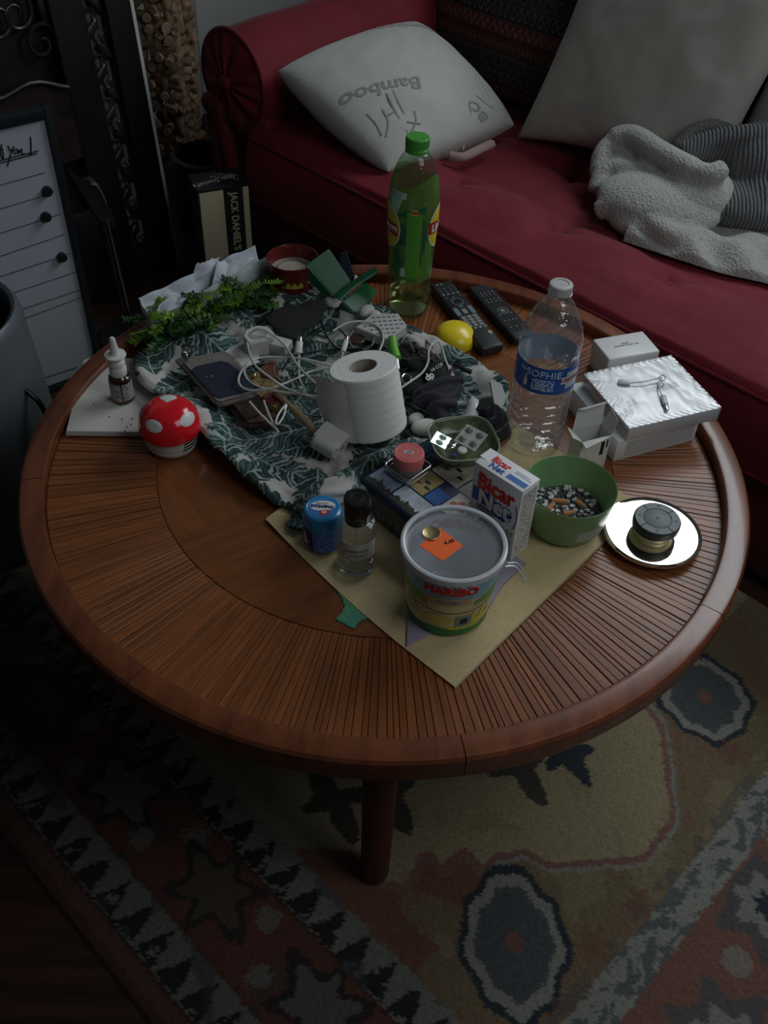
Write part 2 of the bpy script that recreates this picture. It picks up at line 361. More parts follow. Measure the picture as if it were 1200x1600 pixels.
    # right border
    g0 = .662; k = (S > g0) & (D > -.46); put(k, rose); put((S > g0) & (S < g0+.055) & (D > -.468), grey); put((S > g0) & (S < g0+.055) & (D > -.468) & (fbm(S*2, D, 50, 3) > .1), slate, .8)
    put((S > g0-.02) & (S < g0) & (D > -.44) & (fbm(S, D, 40, 2) > 0), slate, .5)
    ro = 0
    for d0 in np.arange(-.38, 1, .22):
        ro += 1; sc = g0+.15+.03*(-1)**ro; q = np.hypot(S-sc, D-d0)*(1+.2*np.sin(7*np.arctan2(D-d0, S-sc))); kk = S > g0+.06
        put(kk & (q < .075), slate, .8); put(kk & (q < .045), grey, .8); put(kk & (q < .02), navy)
        q = np.hypot(S-sc+.05, D-d0-.11); put(kk & (q < .022), grey, .6)
    put(S > .98, grey*.7); put(S > 1.02, red)
    m_ = c.mean(-1, keepdims=True); return (c*.95+.05*m_)*.56+.004
ns, nd = 640, 420
Sg, Dg = np.meshgrid(np.linspace(-1.0, 1.1, ns), np.linspace(-.705, .60, nd), indexing='ij')
z = .011+.0012*rng.standard_normal(Sg.shape)*.6+.002*fbm(Sg, Dg, 7, 2)
edge = np.minimum(np.minimum(Sg+1.0, 1.1-Sg), np.minimum(Dg+.705, .60-Dg)); z = np.where(edge < .003, 0.001, z)
Pg = Sg[..., None]*sx + Dg[..., None]*dx; Pg[..., 2] = z
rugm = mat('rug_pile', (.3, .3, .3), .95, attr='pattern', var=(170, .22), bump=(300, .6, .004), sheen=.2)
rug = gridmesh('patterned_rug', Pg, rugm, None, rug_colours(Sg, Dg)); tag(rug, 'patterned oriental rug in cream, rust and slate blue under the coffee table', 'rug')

# ------------------------------------------------------------------ coffee table
T = .45
slat_w = mat('slat_wood', (.215, .068, .020), .36, var=(9, .3), bump=(30, .12, .001), rand=.16, stretch=(1.2, 16, 8), coat=.08)
disc_w = mat('disc_wood', (.19, .062, .019), .3, var=(5, .3), bump=(20, .06, .001), rand=.12, stretch=(1.2, 10, 6), coat=.3)
rim_w = mat('rim_wood', (.165, .046, .017), .3, var=(5, .35), rand=.15, stretch=(8, 1.5, 3), coat=.3)
under_w = mat('table_base_wood', (.10, .03, .018), .4, var=(4, .3))
tbl = thing('coffee_table', 'large round low wooden table with radial slats and raised rim, holding the clutter', 'table', (0, 0, 0))
olathe('table_underside', [(0, .425), (.50, .425), (.515, .43), (.515, .4475), (0, .4475)], slat_w, tbl, 96)
def wedge(r0, r1, half, z0, z1, bev=.0007):
    bm = bmesh.new(); g = .00035
    pts = [(r0, -r0*math.tan(half)+g), (r1, -r1*math.tan(half)+g), (r1, r1*math.tan(half)-g), (r0, r0*math.tan(half)-g)]
    prism(bm, pts, z0, z1); es = [e for e in bm.edges if all(v.co.z > z1-1e-6 for v in e.verts)]
    bmesh.ops.bevel(bm, geom=es, offset=bev, segments=1, affect='EDGES'); bmesh.ops.recalc_face_normals(bm, faces=bm.faces)
    me = bpy.data.meshes.new('slat'); bm.to_mesh(me); bm.free(); me.materials.append(slat_w); return me
NS = 288; widths = []
while sum(widths) < 1: widths.append(random.choice((.7, .9, 1, 1, 1.15, 1.35))/NS)
tot = sum(widths); ang = 0; meshes = {}
for k, wd in enumerate(widths[:298]):
    wd = wd/tot; key = round(wd*NS*tot, 2)
    if key not in meshes: meshes[key] = [wedge(.3535, .513, wd*PI, .4455, z1) for z1 in (.4494, .45, .4503)]
    o = bpy.data.objects.new('slat', random.choice(meshes[key])); COL.objects.link(o); o.parent = tbl
    o.rotation_euler = (0, 0, (ang+wd/2)*2*PI); ang += wd
for k in range(4):   # the plain centre is four quarter pieces, their grain turned against each other
    n = 20; pts = [(0, 0)]+[(.3525*math.cos(PI/2*i/n), .3525*math.sin(PI/2*i/n)) for i in range(n+1)]
    pts = [(x+.0001, y+.0001) if i == 0 else (max(x, .0001), max(y, .0001)) for i, (x, y) in enumerate(pts)]
    o = oprism('center_panel', pts, .4455, .45, disc_w, tbl); o.rotation_euler = (0, 0, R(33)+k*PI/2)
prof = [(.514, .446), (.5145, .466), (.517, .4692), (.523, .4705), (.541, .4705), (.547, .4688), (.5505, .4645), (.5505, .434), (.5475, .4265), (.541, .4235), (.512, .4235), (.512, .446)]
for k in range(8):
    g = .0012; b = bmesh.new(); a0, a1 = k*PI/4+g+.2, (k+1)*PI/4-g+.2; lathe(b, prof+[prof[0]], 22, a0=a0, a1=a1)
    bmesh.ops.remove_doubles(b, verts=b.verts, dist=1e-6)
    bmesh.ops.holes_fill(b, edges=[e for e in b.edges if e.is_boundary], sides=0)
    done('rim_segment', b, rim_w, tbl)
lg = [(0, .001), (.014, .001), (.0195, .004), (.0215, .012), (.0225, .10), (.0245, .39), (.0245, .410)]
for k in range(4):
    a = k*PI/2 + R(1.5); o = olathe('leg', lg, under_w, tbl, 32); o.location = (.468*math.sin(a), -.468*math.cos(a), .0125)
    e = olathe('leg_collar', [(.026, 0), (.030, .004), (.030, .012), (.026, .014)], under_w, tbl, 32, c=(.468*math.sin(a), -.468*math.cos(a), .409))

# ------------------------------------------------------------------ sofa
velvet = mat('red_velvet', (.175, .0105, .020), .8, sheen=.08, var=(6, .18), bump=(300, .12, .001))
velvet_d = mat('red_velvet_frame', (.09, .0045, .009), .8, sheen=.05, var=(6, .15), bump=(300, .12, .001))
sofa = thing('sofa', 'deep red velvet sofa with rolled arm and buttoned seat along the back wall', 'sofa', S0, YAW)
LEN = 2.3
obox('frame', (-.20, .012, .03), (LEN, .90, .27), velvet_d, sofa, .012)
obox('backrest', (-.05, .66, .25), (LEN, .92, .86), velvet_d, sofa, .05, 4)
tufts = [(a, b) for a in (.22, .50, .78, 1.06, 1.34, 1.62, 1.9) for b in (.17, .43)]
tufts = [(a+(.0 if b < .3 else .14), b) for a, b in tufts]
def seat_z(a, b):
    z = .425+.030*np.clip(1-np.abs((b-.10)/.13)**2.2, 0, 1)+.018*np.clip((b-.05)/.1, 0, 1)
    for ta, tb in tufts:
        r = np.hypot(a-ta, b-tb); th = np.arctan2(b-tb, a-ta)
        z = z-.030*np.exp(-(r/.035)**1.3)-.010*np.exp(-(r/.09)**2)*(.6+.4*np.cos(4*th+ta*9))
    z = z+.004*fbm(a, b, 12, 3); return z
na, nb = 420, 110
A_, B_ = np.meshgrid(np.linspace(-.03, LEN, na), np.linspace(0, .66, nb), indexing='ij')
Z_ = seat_z(A_, B_); top = np.stack([A_, B_+.0, Z_], -1)
fr = []
for t in np.linspace(0, 1, 9)[:-1]:      # the front border of the cushion below its seam
    z = .262+(.418-.262)*t; fr.append(np.stack([A_[:, 0], np.full(na, -.006-.014*math.sin(PI*t))+.003*fbm(A_[:, 0], np.full(na, t), 8), np.full(na, z)], -1))
gridmesh('seat_cushion', np.concatenate([np.stack(fr, 1), top], 1), velvet, sofa)
for zz in (.421, .262): otube('piping', [(-.02, -.004, zz), (.5, -.007, zz+.001), (1.2, -.006, zz), (LEN, -.004, zz)], .0045, velvet, sofa)
for a, b in tufts: olathe('button', [(0, .004), (.006, .003), (.010, 0), (.010, -.004)], velvet, sofa, 14, c=(a, b, float(seat_z(np.array(a), np.array(b)))+.002))
# rolled arm: a barrel over a panel
AR = (-.075, .545, .118)
arm = bmesh.new(); n = 64; m = 30; P = np.zeros((n, m, 3))
for i in range(n):
    t = 2*PI*i/n
    for j in range(m):
        b = .0+.93*j/(m-1); rr = AR[2]*(1+.012*math.sin(9*t+3*b)*math.exp(-b*9)); rr *= 1-.10*math.exp(-b*26)
        P[i, j] = (AR[0]+rr*math.cos(t), b, AR[1]+rr*math.sin(t)*1.0)
gridmesh('arm_roll', P, velvet, sofa, wrap=True)
obox('arm_panel', (-.185, .015, .25), (.012, .90, .47), velvet, sofa, .02, 3)
# gathered front of the roll: pleats running to a covered button
n = 120; m = 16; P = np.zeros((n, m, 3))
for i in range(n):
    t = 2*PI*i/n
    for j in range(m):
        q = j/(m-1); rr = AR[2]*.93*q; P[i, j] = (AR[0]+rr*math.cos(t), -.006-.020*(1-q**2)+.006*math.sin(11*t+1.5*math.sin(3*t))*q*(1-q)*4, AR[1]+rr*math.sin(t))
gridmesh('arm_front', P, velvet, sofa, wrap=True)
otube('piping', [(AR[0]+AR[2]*.965*math.cos(t), -.004, AR[1]+AR[2]*.965*math.sin(t)) for t in np.linspace(0, 2*PI, 33)[:-1]], .006, velvet, sofa, closed=True, sub=2)
olathe('arm_button', [(0, .018), (.012, .015), (.018, .006), (.018, 0)], velvet, sofa, 20).matrix_local = Matrix.Translation((AR[0], -.022, AR[1])) @ Matrix.Rotation(PI/2, 4, 'X')
# the tied bow of fabric that hangs at the arm's front
bow = []
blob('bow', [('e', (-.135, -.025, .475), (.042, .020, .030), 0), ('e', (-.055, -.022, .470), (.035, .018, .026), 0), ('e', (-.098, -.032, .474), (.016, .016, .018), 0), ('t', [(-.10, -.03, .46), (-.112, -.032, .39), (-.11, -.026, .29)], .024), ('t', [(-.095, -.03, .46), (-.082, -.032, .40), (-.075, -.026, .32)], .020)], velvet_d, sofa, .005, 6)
obox('plinth', (-.18, .03, .005), (LEN, .88, .04), black_matt, sofa)

# ------------------------------------------------------------------ cushions and blanket
linen = mat('white_linen', (.42, .415, .37), .9, sheen=.2, var=(4, .08), bump=(250, .12, .001)); terry = mat('bamboo_jersey', (.48, .49, .455), .9, sheen=.2, var=(9, .06), bump=(160, .3, .002))
A, B, C, D = W(606, 268, .462), W(803, 196, .47), W(650, 36, .63), W(434, 112, .60)
f1 = pillow_f(A, B, C, D, .17, -.05, .40, .06)
pl = pillow('bamboo_print_pillow', f1, terry, None, 60); tag(pl, 'white pillow with grey bamboo print leaning on the red sofa arm', 'pillow')
pgrey = mat('faded_grey_print', (.27, .29, .26), .9); pgrey2 = mat('pale_grey_print', (.42, .44, .40), .9)
def pil_text(body, size, u0, v0, rot, m, shear=.2):
    ca, sa = math.cos(rot), math.sin(rot)
    def fn(x, y, z):
        uu = u0+x*ca-y*sa; vv = v0+x*sa+y*ca; q = f1(np.array(uu), np.array(vv), 1, .0012+z*0); return Vector(q.tolist())
    otext(body, size, (0, 0, 0), (1, 0, 0), (0, 1, 0), m, pl, fn=fn, maxedge=.06, shear=shear, name='printed_word', ext=0, bold=.006)
pil_text('Bamboo', .27, -.48, -.10, PI*1.0-.30, pgrey)
pil_text('Bamboo', .22, .62, .78, PI*1.0-.30, pgrey2)
pil_text('BO', .20, .44, -.78, PI*.62, pgrey)
def pil_strokes(name, strokes, wd, m):
    for st in strokes:
        pts = [Vector(f1(np.array(u), np.array(v), 1, .0008).tolist()) for u, v in [(a-.2*(a < .3), b-.15*(a < .3)) for a, b in st]]; done(name, tube(bmesh.new(), cr(pts, 6), wd, 6, flat=.25), m, pl)
pil_strokes('printed_bamboo', [[(-.30, -.05), (-.36, -.30), (-.40, -.62)], [(-.22, -.05), (-.28, -.32), (-.33, -.64)], [(-.45, -.2), (-.50, -.38), (-.62, -.52)], [(-.60, -.15), (-.60, -.32), (-.64, -.48)], [(-.18, -.4), (-.24, -.52), (-.36, -.60)], [(-.36, -.30), (-.46, -.30)], [(-.33, -.48), (-.2, -.56)]], .0028, pgrey)
pil_strokes('printed_bamboo', [[(.72, -.35), (.66, -.5), (.62, -.7)], [(.80, -.3), (.74, -.5), (.72, -.68)], [(.55, -.6), (.6, -.72), (.7, -.8)], [(.35, -.7), (.3, -.8), (.28, -.88)]], .0022, pgrey2)
blob('pillow_hem', [('t', [W(700, 243, .475), W(722, 246, .472), W(745, 236, .475), W(770, 224, .476)], .012)], mat('pillow_hem_cotton', (.34, .24, .22), .9), pl, .004, 6)
# dark kilim cushion against the backrest
def kilim(u, v):
    c = np.zeros(u.shape+(3,)); c[:] = (.022, .006, .008); vv = (v+1)/2*13.0; r = np.floor(vv).astype(int); fr_ = vv-r; uu = u*13
    cream = np.array((.14, .11, .085)); maroon = np.array((.10, .012, .018)); olive = np.array((.028, .03, .02)); dk = np.array((.012, .010, .012))
    k = r % 4
    c[k == 0] = maroon; c[k == 1] = dk; c[k == 2] = olive; c[k == 3] = maroon*.6
    def put(m, col): c[m] = col
    tri = np.abs((uu*1.0) % 1-.5)*2
    put((k == 1) & (np.abs(np.hypot((uu % 1)-.5, fr_-.5)-.3) < .09), cream*.6)
    put((k == 0) & (np.abs(fr_-.5-(tri-.5)*.6) < .09), cream)
    put((k == 2) & (np.hypot(((uu*.6) % 1-.5)*1.4, fr_-.5) < .34), dk*1.4); put((k == 2) & (np.abs(np.hypot(((uu*.6) % 1-.5)*1.4, fr_-.5)-.36) < .06), cream*.5)
    put((k == 3) & (np.abs((uu*1.6) % 1-.5) < .12) & (fr_ > .2) & (fr_ < .8), cream*.7); put((k == 3) & (np.abs(fr_-.5) < .07), cream*.6)
    put((fr_ < .07), dk); put(np.abs(fr_-.93) < .03, cream*.45); return c
kf = pillow_f(L(.0, .585, .45), L(.52, .585, .45), L(.54, .70, .93), L(.0, .70, .93), .13, .04, .4, .04)
kc = pillow('kilim_cushion', kf, mat('kilim_weave', (.1, .03, .03), .95, attr='pattern', bump=(400, .4, .001)), None, 240, kilim); tag(kc, 'dark maroon woven cushion with banded ethnic pattern behind the pale pillows', 'cushion')
wf = pillow_f(L(.44, .455, .445), L(.93, .515, .46), L(1.02, .71, 1.02), L(.50, .62, 1.0), .17, .09, .42, .10)
o = pillow('white_cushion', wf, linen, None, 70); tag(o, 'large plain off-white cushion standing in the middle of the sofa', 'cushion')
wf2 = pillow_f(L(.90, .60, .45), L(1.45, .57, .46), L(1.48, .74, 1.0), L(.93, .75, 1.0), .15, .07, .42, .08)
o = pillow('white_cushion', wf2, linen, None, 60); tag(o, 'second off-white cushion cut by the right picture edge, behind the blanket', 'cushion')
sherpa = mat('sherpa_fleece', (.42, .43, .40), .95, sheen=.4, var=(90, .12), bump=(190, 1.0, .006)); ribf = mat('grey_ribbed_fleece', (.13, .132, .14), .9, sheen=.4, var=(30, .15), bump=(220, .5, .003))
nt = ribf.node_tree; tc_ = [n for n in nt.nodes if n.type == 'TEX_COORD'][0]; wv = nn(nt, 'ShaderNodeTexWave'); wv.inputs['Scale'].default_value = 42; wv.inputs['Distortion'].default_value = 1.2; wv.inputs['Detail Scale'].default_value = 2; nt.links.new(tc_.outputs['Object'], wv.inputs['Vector'])
bpn = nn(nt, 'ShaderNodeBump'); bpn.inputs['Strength'].default_value = 1; bpn.inputs['Distance'].default_value = .004; nt.links.new(wv.outputs['Fac'], bpn.inputs['Height']); nt.links.new(bpn.outputs[0], nt.nodes['Principled BSDF'].inputs['Normal'])
bl = thing('throw_blanket', 'grey ribbed throw with pale sherpa lining heaped on the red seat', 'blanket', (0, 0, 0))
def V(x, y, z): return W(x, y, z)
def vt(pts): return [V(x, y, z) for x, y, z in pts]
blob('sherpa_lining', [('e', V(1030, 318, .492), (.135, .095, .055), R(-20)), ('e', V(1085, 300, .515), (.085, .085, .055), .2), ('e', V(972, 310, .475), (.050, .065, .036), .4), ('e', V(1000, 350, .470), (.080, .045, .030), R(-40)), ('e', V(1050, 365, .470), (.08, .05, .032), R(-30)), ('e', V(990, 250, .520), (.060, .055, .032), 0), ('e', V(1030, 270, .520), (.07, .06, .04), 0),
    ('t', vt([(932, 275, .49), (938, 240, .53), (960, 218, .555), (990, 214, .57), (1030, 238, .572), (1075, 262, .572), (1110, 272, .575), (1132, 262, .585)]), [.018]*12+[.026]*20+[.022]*10+[.014]), ('t', vt([(930, 300, .475), (940, 272, .505), (962, 262, .52), (1000, 270, .525), (1035, 285, .52)]), [.020]*25), ('t', vt([(935, 330, .468), (960, 322, .49), (1000, 335, .492), (1040, 362, .485), (1075, 372, .475)]), [.022]*25)], sherpa, bl, .0055, 7)
# flat lower layer running off to the right
n, m = 90, 46; P = np.zeros((n, m, 3)); q0 = [V(975, 370, .462), V(1060, 398, .462), V(1130, 420, .462), V(1215, 440, .462), V(1300, 470, .462), V(1400, 500, .462)]; q1 = [V(1010, 330, .47), V(1080, 345, .47), V(1150, 345, .47), V(1230, 345, .48), V(1320, 370, .48), V(1420, 400, .48)]
c0, c1 = cr(q0, 18), cr(q1, 18)
for i in range(n):
    for j in range(m):
        t = j/(m-1); p = c0[i].lerp(c1[i], t); p.z += .022*math.sin(PI*min(1, t*1.4))*(1+.3*math.sin(i*.35)) + .006*math.sin(i*.3+j*.25); p.z = p.z if j else .452; P[i, j] = p
gridmesh('sherpa_lining', P, sherpa, bl)
blob('fleece_face', [('e', V(1120, 245, .53), (.10, .08, .06), .3), ('e', V(1195, 255, .55), (.09, .10, .085), .2), ('e', V(1180, 320, .50), (.13, .08, .045), 0), ('t', [V(1060, 240, .56), V(1120, 222, .585), V(1190, 215, .61), V(1260, 220, .61)], .030), ('e', V(1290, 300, .52), (.2, .14, .07), 0)], ribf, bl, .006, 4)
blob('fringe_trim', [('t', [V(1055, 232, .57), V(1085, 205, .60), V(1120, 196, .61), V(1150, 198, .60)], .016)], mat('dark_fur_trim', (.10, .10, .095), .95, bump=(150, 1, .006)), bl, .005, 2)

# ------------------------------------------------------------------ left background
ebony = mat('ebonised_wood', (.012, .008, .007), .38, var=(5, .4)); ebony2 = mat('carved_ebony', (.020, .014, .012), .35, var=(20, .5))
SDIR = -DX; SN = SX.copy()     # the cabinet stands with its back to the left wall, front turned towards the table
c0 = Vector((-.603, 1.262, 0))
cab = thing('carved_screen', 'tall black carved wooden screen with openwork scrolls leaning on the left wall', 'screen', c0, rot=(R(-5), 0, math.atan2(DX.y, DX.x)))
# local: +x = towards the right edge (so the front spans negative x), -y = towards the room
CH = 1.15
obox('backboard', (-1.25, .036, 0), (-.003, .06, CH), ebony, cab, .003)
obox('edge_strip', (-.002, .012, 0), (.012, .03, CH), mat('pale_edge_paint', (.50, .53, .52), .5), cab, .001)
for nm, x0, x1, z0, z1, y in (('stile', -.070, -.003, 0, CH, 0), ('stile', -.21, -.125, 0, CH, .002), ('stile', -1.25, -1.1, 0, CH, .002), ('rail', -.125, -.070, 0, .10, .004), ('rail', -.125, -.070, .98, CH, .004), ('rail', -1.1, -.21, .99, CH, .004), ('rail', -1.1, -.21, 0, .25, .004)):
    obox(nm, (x0, y, z0), (x1, .035, z1), ebony, cab, .004)
arch = [(-1.1, .38), (-.21, .38)] + [(-.21-.89*t, .552+.012*math.sin(9*t*PI-1)+.10*t) for t in np.linspace(0, 1, 40)]
bm = prism(bmesh.new(), [(x, zz) for x, zz in arch], 0, .02); ar = done('arched_rail', bm, ebony2, cab); ar.matrix_local = Matrix.Translation((0, .024, 0)) @ Matrix.Rotation(PI/2, 4, 'X')
otube('moulding', [(-.21-.89*t, -.001, .555+.012*math.sin(9*t*PI-1)+.10*t) for t in np.linspace(0, 1, 40)], .006, ebony2, cab, sub=1)
def scroll(cx, cz, r, turns, a0, sg=1, th=.006):
    pts = []
    for i in range(22):
        t = i/21; a = a0+sg*turns*2*PI*t; q = r*(1-.85*t); pts.append((cx+q*math.cos(a), .018-.006*t, cz+q*math.sin(a)))
    return otube('scroll', pts, [th*(1-.5*i/((22-1)*4)) for i in range((22-1)*4+1)], ebony2, cab, 7, sub=4)
for k in range(17):       # narrow openwork column
    z = .125+k*.05; scroll(-.0975+.007*(-1)**k, z, .022, 1.2, R(90+180*(k % 2)), (-1)**k, .0042)
    b = bmesh.new(); bmesh.ops.create_uvsphere(b, u_segments=12, v_segments=6, radius=1, matrix=Matrix.Translation((-.0975-.012*(-1)**k, .018, z+.02)) @ Matrix.Rotation(R(40*(-1)**k), 4, 'Y') @ Matrix.Diagonal((.012, .006, .030, 1))); done('leaf_carving', b, ebony2, cab)
for k in range(16):       # broad upper panel
    x = -.24-.045*k; z = .645+.05*k/4+.03*math.sin(k*1.9)+.03*(k % 3); scroll(x, z, .045, 1.3, k*1.3, (-1)**k, .006)
    b = bmesh.new(); bmesh.ops.create_uvsphere(b, u_segments=12, v_segments=6, radius=1, matrix=Matrix.Translation((x+.02, .018, z+.07)) @ Matrix.Rotation(k*.9, 4, 'Y') @ Matrix.Diagonal((.012, .007, .036, 1))); done('leaf_carving', b, ebony2, cab)
mir = mat('pale_backing', (.16, .165, .18), .35)
obox('pale_light_panel', (-.125, .0345, .10), (-.070, .0355, .98), mir, cab, 0)  # pale grey stands in for light seen in the openwork gaps

# tall square vase of corks
vz = W(299, 288, 0); vr = R(-12); vx = Vector((math.cos(vr), math.sin(vr), 0)); vy = Vector((-vx.y, vx.x, 0))
VW, VD, VH = .20, .16, .95
vase = thing('cork_vase', 'tall square clear vase filled with wine corks between the cabinet and the sofa arm', 'vase', vz, vr)
vg = film('vase_glass', (.93, .94, .93), 1.35)
bm = bmesh.new(); box(bm, (-VW, 0, .004), (0, VD, VH)); bmesh.ops.delete(bm, geom=[f for f in bm.faces if f.calc_center_median().z > VH-.01], context='FACES'); done('glass_wall', bm, vg, vase, smooth=False)
for x in (-VW, 0):
    for y in (0, VD): otube('corner_edge', [(x, y, .004), (x, y, VH)], .0022, film('vase_edge', (.75, .72, .68), 1.45, .35, (.5, .45, .4)), vase, n=6, sub=1)
obox('base', (-VW, 0, 0), (0, VD, .004), vg, vase, 0)
corkm = mat('cork', (.36, .235, .145), .85, var=(120, .35), rand=.3)
b = bmesh.new(); lathe(b, [(0, -.0225), (.0105, -.0225), (.0117, -.021), (.0117, .021), (.0105, .0225), (0, .0225)], 12)
for v in b.verts: v.co *= 1.12; bmesh.ops.recalc_face_normals(b, faces=b.faces)
cme = bpy.data.meshes.new('cork'); b.to_mesh(cme); b.free(); cme.materials.append(corkm); cme.shade_smooth(); cme.set_sharp_from_angle(angle=R(40))
nck = 0; zc = .02
while zc < .93 and nck < 290:
    for side, cnt in ((0, 6), (1, 4)):
        for i in range(cnt):
            if nck >= 290: break
            t = (i+.5+random.uniform(-.18, .18))/cnt
            p = (-VW+.016+(VW-.03)*t, .015+random.uniform(0, .006), zc+random.uniform(-.006, .006)) if side == 0 else (-.015-random.uniform(0, .006), .03+(VD-.045)*t, zc+random.uniform(-.006, .006))
            o = bpy.data.objects.new('cork', cme); COL.objects.link(o)
            rot = random.choice(((0, 0, 0), (PI/2, 0, 0), (0, PI/2, 0), (.7, .3, 0), (0, .9, .2), (PI/2, 0, .5)))
            o.matrix_world = Matrix.Translation(vz) @ Matrix.Rotation(vr, 4, 'Z') @ Matrix.Translation(p) @ Matrix.Rotation(random.uniform(-.3, .3), 4, 'Z') @ Matrix.Rotation(rot[0]+random.uniform(-.2, .2), 4, 'X') @ Matrix.Rotation(rot[1], 4, 'Y')
            tag(o, 'wine cork among the many inside the tall square vase', 'cork', 'corks in the tall vase'); nck += 1
    zc += .0275
# note board
bA = W(162, 584, 0); bd = Vector((math.cos(R(38.5)), math.sin(R(38.5)), 0))
nb_ = thing('note_board', 'white ruled note board in a black frame standing left of the table', 'board', bA, R(38.5))
BN = Vector((bd.y, -bd.x, 0))
def bp(px, py): q = WP(px, py, bA, BN)-bA; return (q.dot(bd), q.z)
BH = .655; BW = .60
blackf = mat('black_frame', (.01, .014, .017), .35)
wb = mat('whiteboard', (.40, .44, .50), .3)
bpan = obox('panel', (-BW+.02, .002, .02), (-.012, .012, BH-.022), wb, nb_, 0)
for n_, lo, hi in (('frame_side', (-.0135, -.006, 0), (.002, .018, BH)), ('frame_side', (-BW, -.006, 0), (-BW+.02, .018, BH)), ('frame_top', (-BW+.02, -.006, BH-.024), (-.0135, .018, BH)), ('frame_foot', (-BW+.02, -.004, 0), (-.0135, .018, .012))): obox(n_, lo, hi, blackf, nb_, .002)
def bline(p, q, wd=.0007, nm='ruled_line'):
    (x0, z0), (x1, z1) = bp(*p), bp(*q); otube(nm, [(x0, .0012, z0), (x1, .0012, z1)], wd, ink, bpan, 6, sub=1)
for p, q in (((0, 290), (71, 270)), ((0, 327), (74, 305)), ((0, 365), (95, 335)), ((0, 401), (103, 366)), ((0, 433), (112, 396)), ((0, 465), (121, 425)), ((-20, 502), (130, 452)), ((-20, 520), (136, 462)), ((136, 462), (160, 540)), ((-10, 617), (122, 574))): bline(p, q)
for pts in ([(-25, 240), (0, 232), (3, 226), (1, 240), (6, 249), (4, 232)], [(13, 228), (17, 236), (22, 229), (17, 242), (12, 260)], [(24, 240), (22, 236), (26, 233), (28, 238), (24, 241)], [(30, 234), (30, 240), (34, 233), (35, 240), (39, 240)], [(48, 214), (49, 230), (48, 241)], [(46, 239), (48, 243), (50, 240)], [(-20, 256), (20, 246), (60, 236)], [(-20, 260), (20, 250), (58, 240)]):
    q3 = [(bp(*p)[0], .001, bp(*p)[1]) for p in pts]; otube('handwriting', q3, .0013, ink, bpan, 6, sub=5)
for k, (px, py) in enumerate(((73, 298), (71, 338), (96, 401))):
    x, z = bp(px, py); o = olathe('round_magnet', [(0, .0125), (.0085, .012), (.0105, .009), (.0105, 0), (0, 0)], black_pl, None, 24)
    o.matrix_world = Matrix.Translation(bA+bd*x+Vector((0, 0, z))+BN*-.001) @ Matrix.Rotation(R(38.5), 4, 'Z') @ Matrix.Rotation(PI/2, 4, 'X')
    tag(o, ['topmost black round magnet on the ruled white board', 'middle one of three black round magnets on the board', 'lowest black round magnet on the white note board'][k], 'magnet', 'black magnets on the note board')
# slim stand with chrome tube and black angular head
s0 = W(205, 508, .02); s0 = Vector((-.655, .93, 0)); 
st = thing('floor_stand', 'slim chrome tube stand with glossy black head beside the note board', 'stand', s0)
def sp(px, py, k=0): return (WP(px, py, s0+Vector((k, -k, 0)), Vector((.64, -.77, 0)))-s0)
otube('tube', [sp(209, 520), sp(168, 345)], .0065, mat('smoked_chrome', (.30, .30, .31), .2, 1), st, 14, sub=1); otube('tube', [sp(201, 520), sp(161, 345)], .0035, mat('dark_rail', (.05, .05, .05), .25, .6), st, 10, sub=1)
olathe('foot', [(0, .012), (.09, .010), (.10, .002), (.10, 0), (0, 0)], black_pl, st, 32)
q = [sp(*p) for p in ((108, 268), (140, 285), (150, 283), (168, 318), (182, 345), (178, 358), (158, 345), (135, 315), (118, 292))]
bm = bmesh.new(); a_ = [bm.verts.new(p) for p in q]; b_ = [bm.verts.new(p+Vector((-.02, .024, 0))) for p in q]; bm.faces.new(a_); bm.faces.new(b_[::-1])
for i in range(len(q)): bm.faces.new((a_[i], a_[(i+1) % len(q)], b_[(i+1) % len(q)], b_[i]))
bmesh.ops.bevel(bm, geom=bm.edges[:], offset=.003, segments=2, affect='EDGES'); done('head', bm, mat('gloss_black', (.015, .015, .017), .1, coat=.5), st)
otube('bright_edge', [sp(141, 286), sp(152, 290), sp(160, 302), sp(166, 317)], .004, chrome, st, 8)
otube('hose', [sp(112, 275), sp(128, 300), sp(150, 335), sp(172, 352)], .006, black_pl, st, 8)
# grey bin
bc = Vector((-.80, .27, .0125)); bn = thing('waste_bin', 'tall tapered grey bin with dark opening at the left picture edge', 'bin', bc)
bing = mat('bin_grey', (.11, .13, .145), .4, bump=(60, .03))
olathe('bin_shell', [(0, .002), (.165, .002), (.172, .012), (.150, .46), (.147, .475), (.140, .482), (.133, .478), (.130, .45), (.145, .03), (0, .02)], bing, bn, 64)
olathe('liner', [(.128, .455), (.136, .02), (0, .018)], black_matt, bn, 48)
a = R(75); otube('handle', [(.150*math.sin(a), -.150*math.cos(a), .36), (.178*math.sin(a), -.178*math.cos(a), .33), (.185*math.sin(a), -.185*math.cos(a), .28), (.168*math.sin(a), -.168*math.cos(a), .24)], .005, black_pl, bn, 8)
# red pouf cut by the left edge
po = thing('red_pouf', 'dark red pouf barely showing at the left picture edge', 'pouf', (-.80, -.36, .0135))
olathe('cover', [(0, .36), (.12, .355), (.18, .33), (.205, .27), (.21, .18), (.205, .07), (.18, .012), (0, .012)], velvet_d, po, 48); olathe('piping', [(.196, .30), (.206, .305), (.206, .296), (.196, .30)], velvet, po, 48)

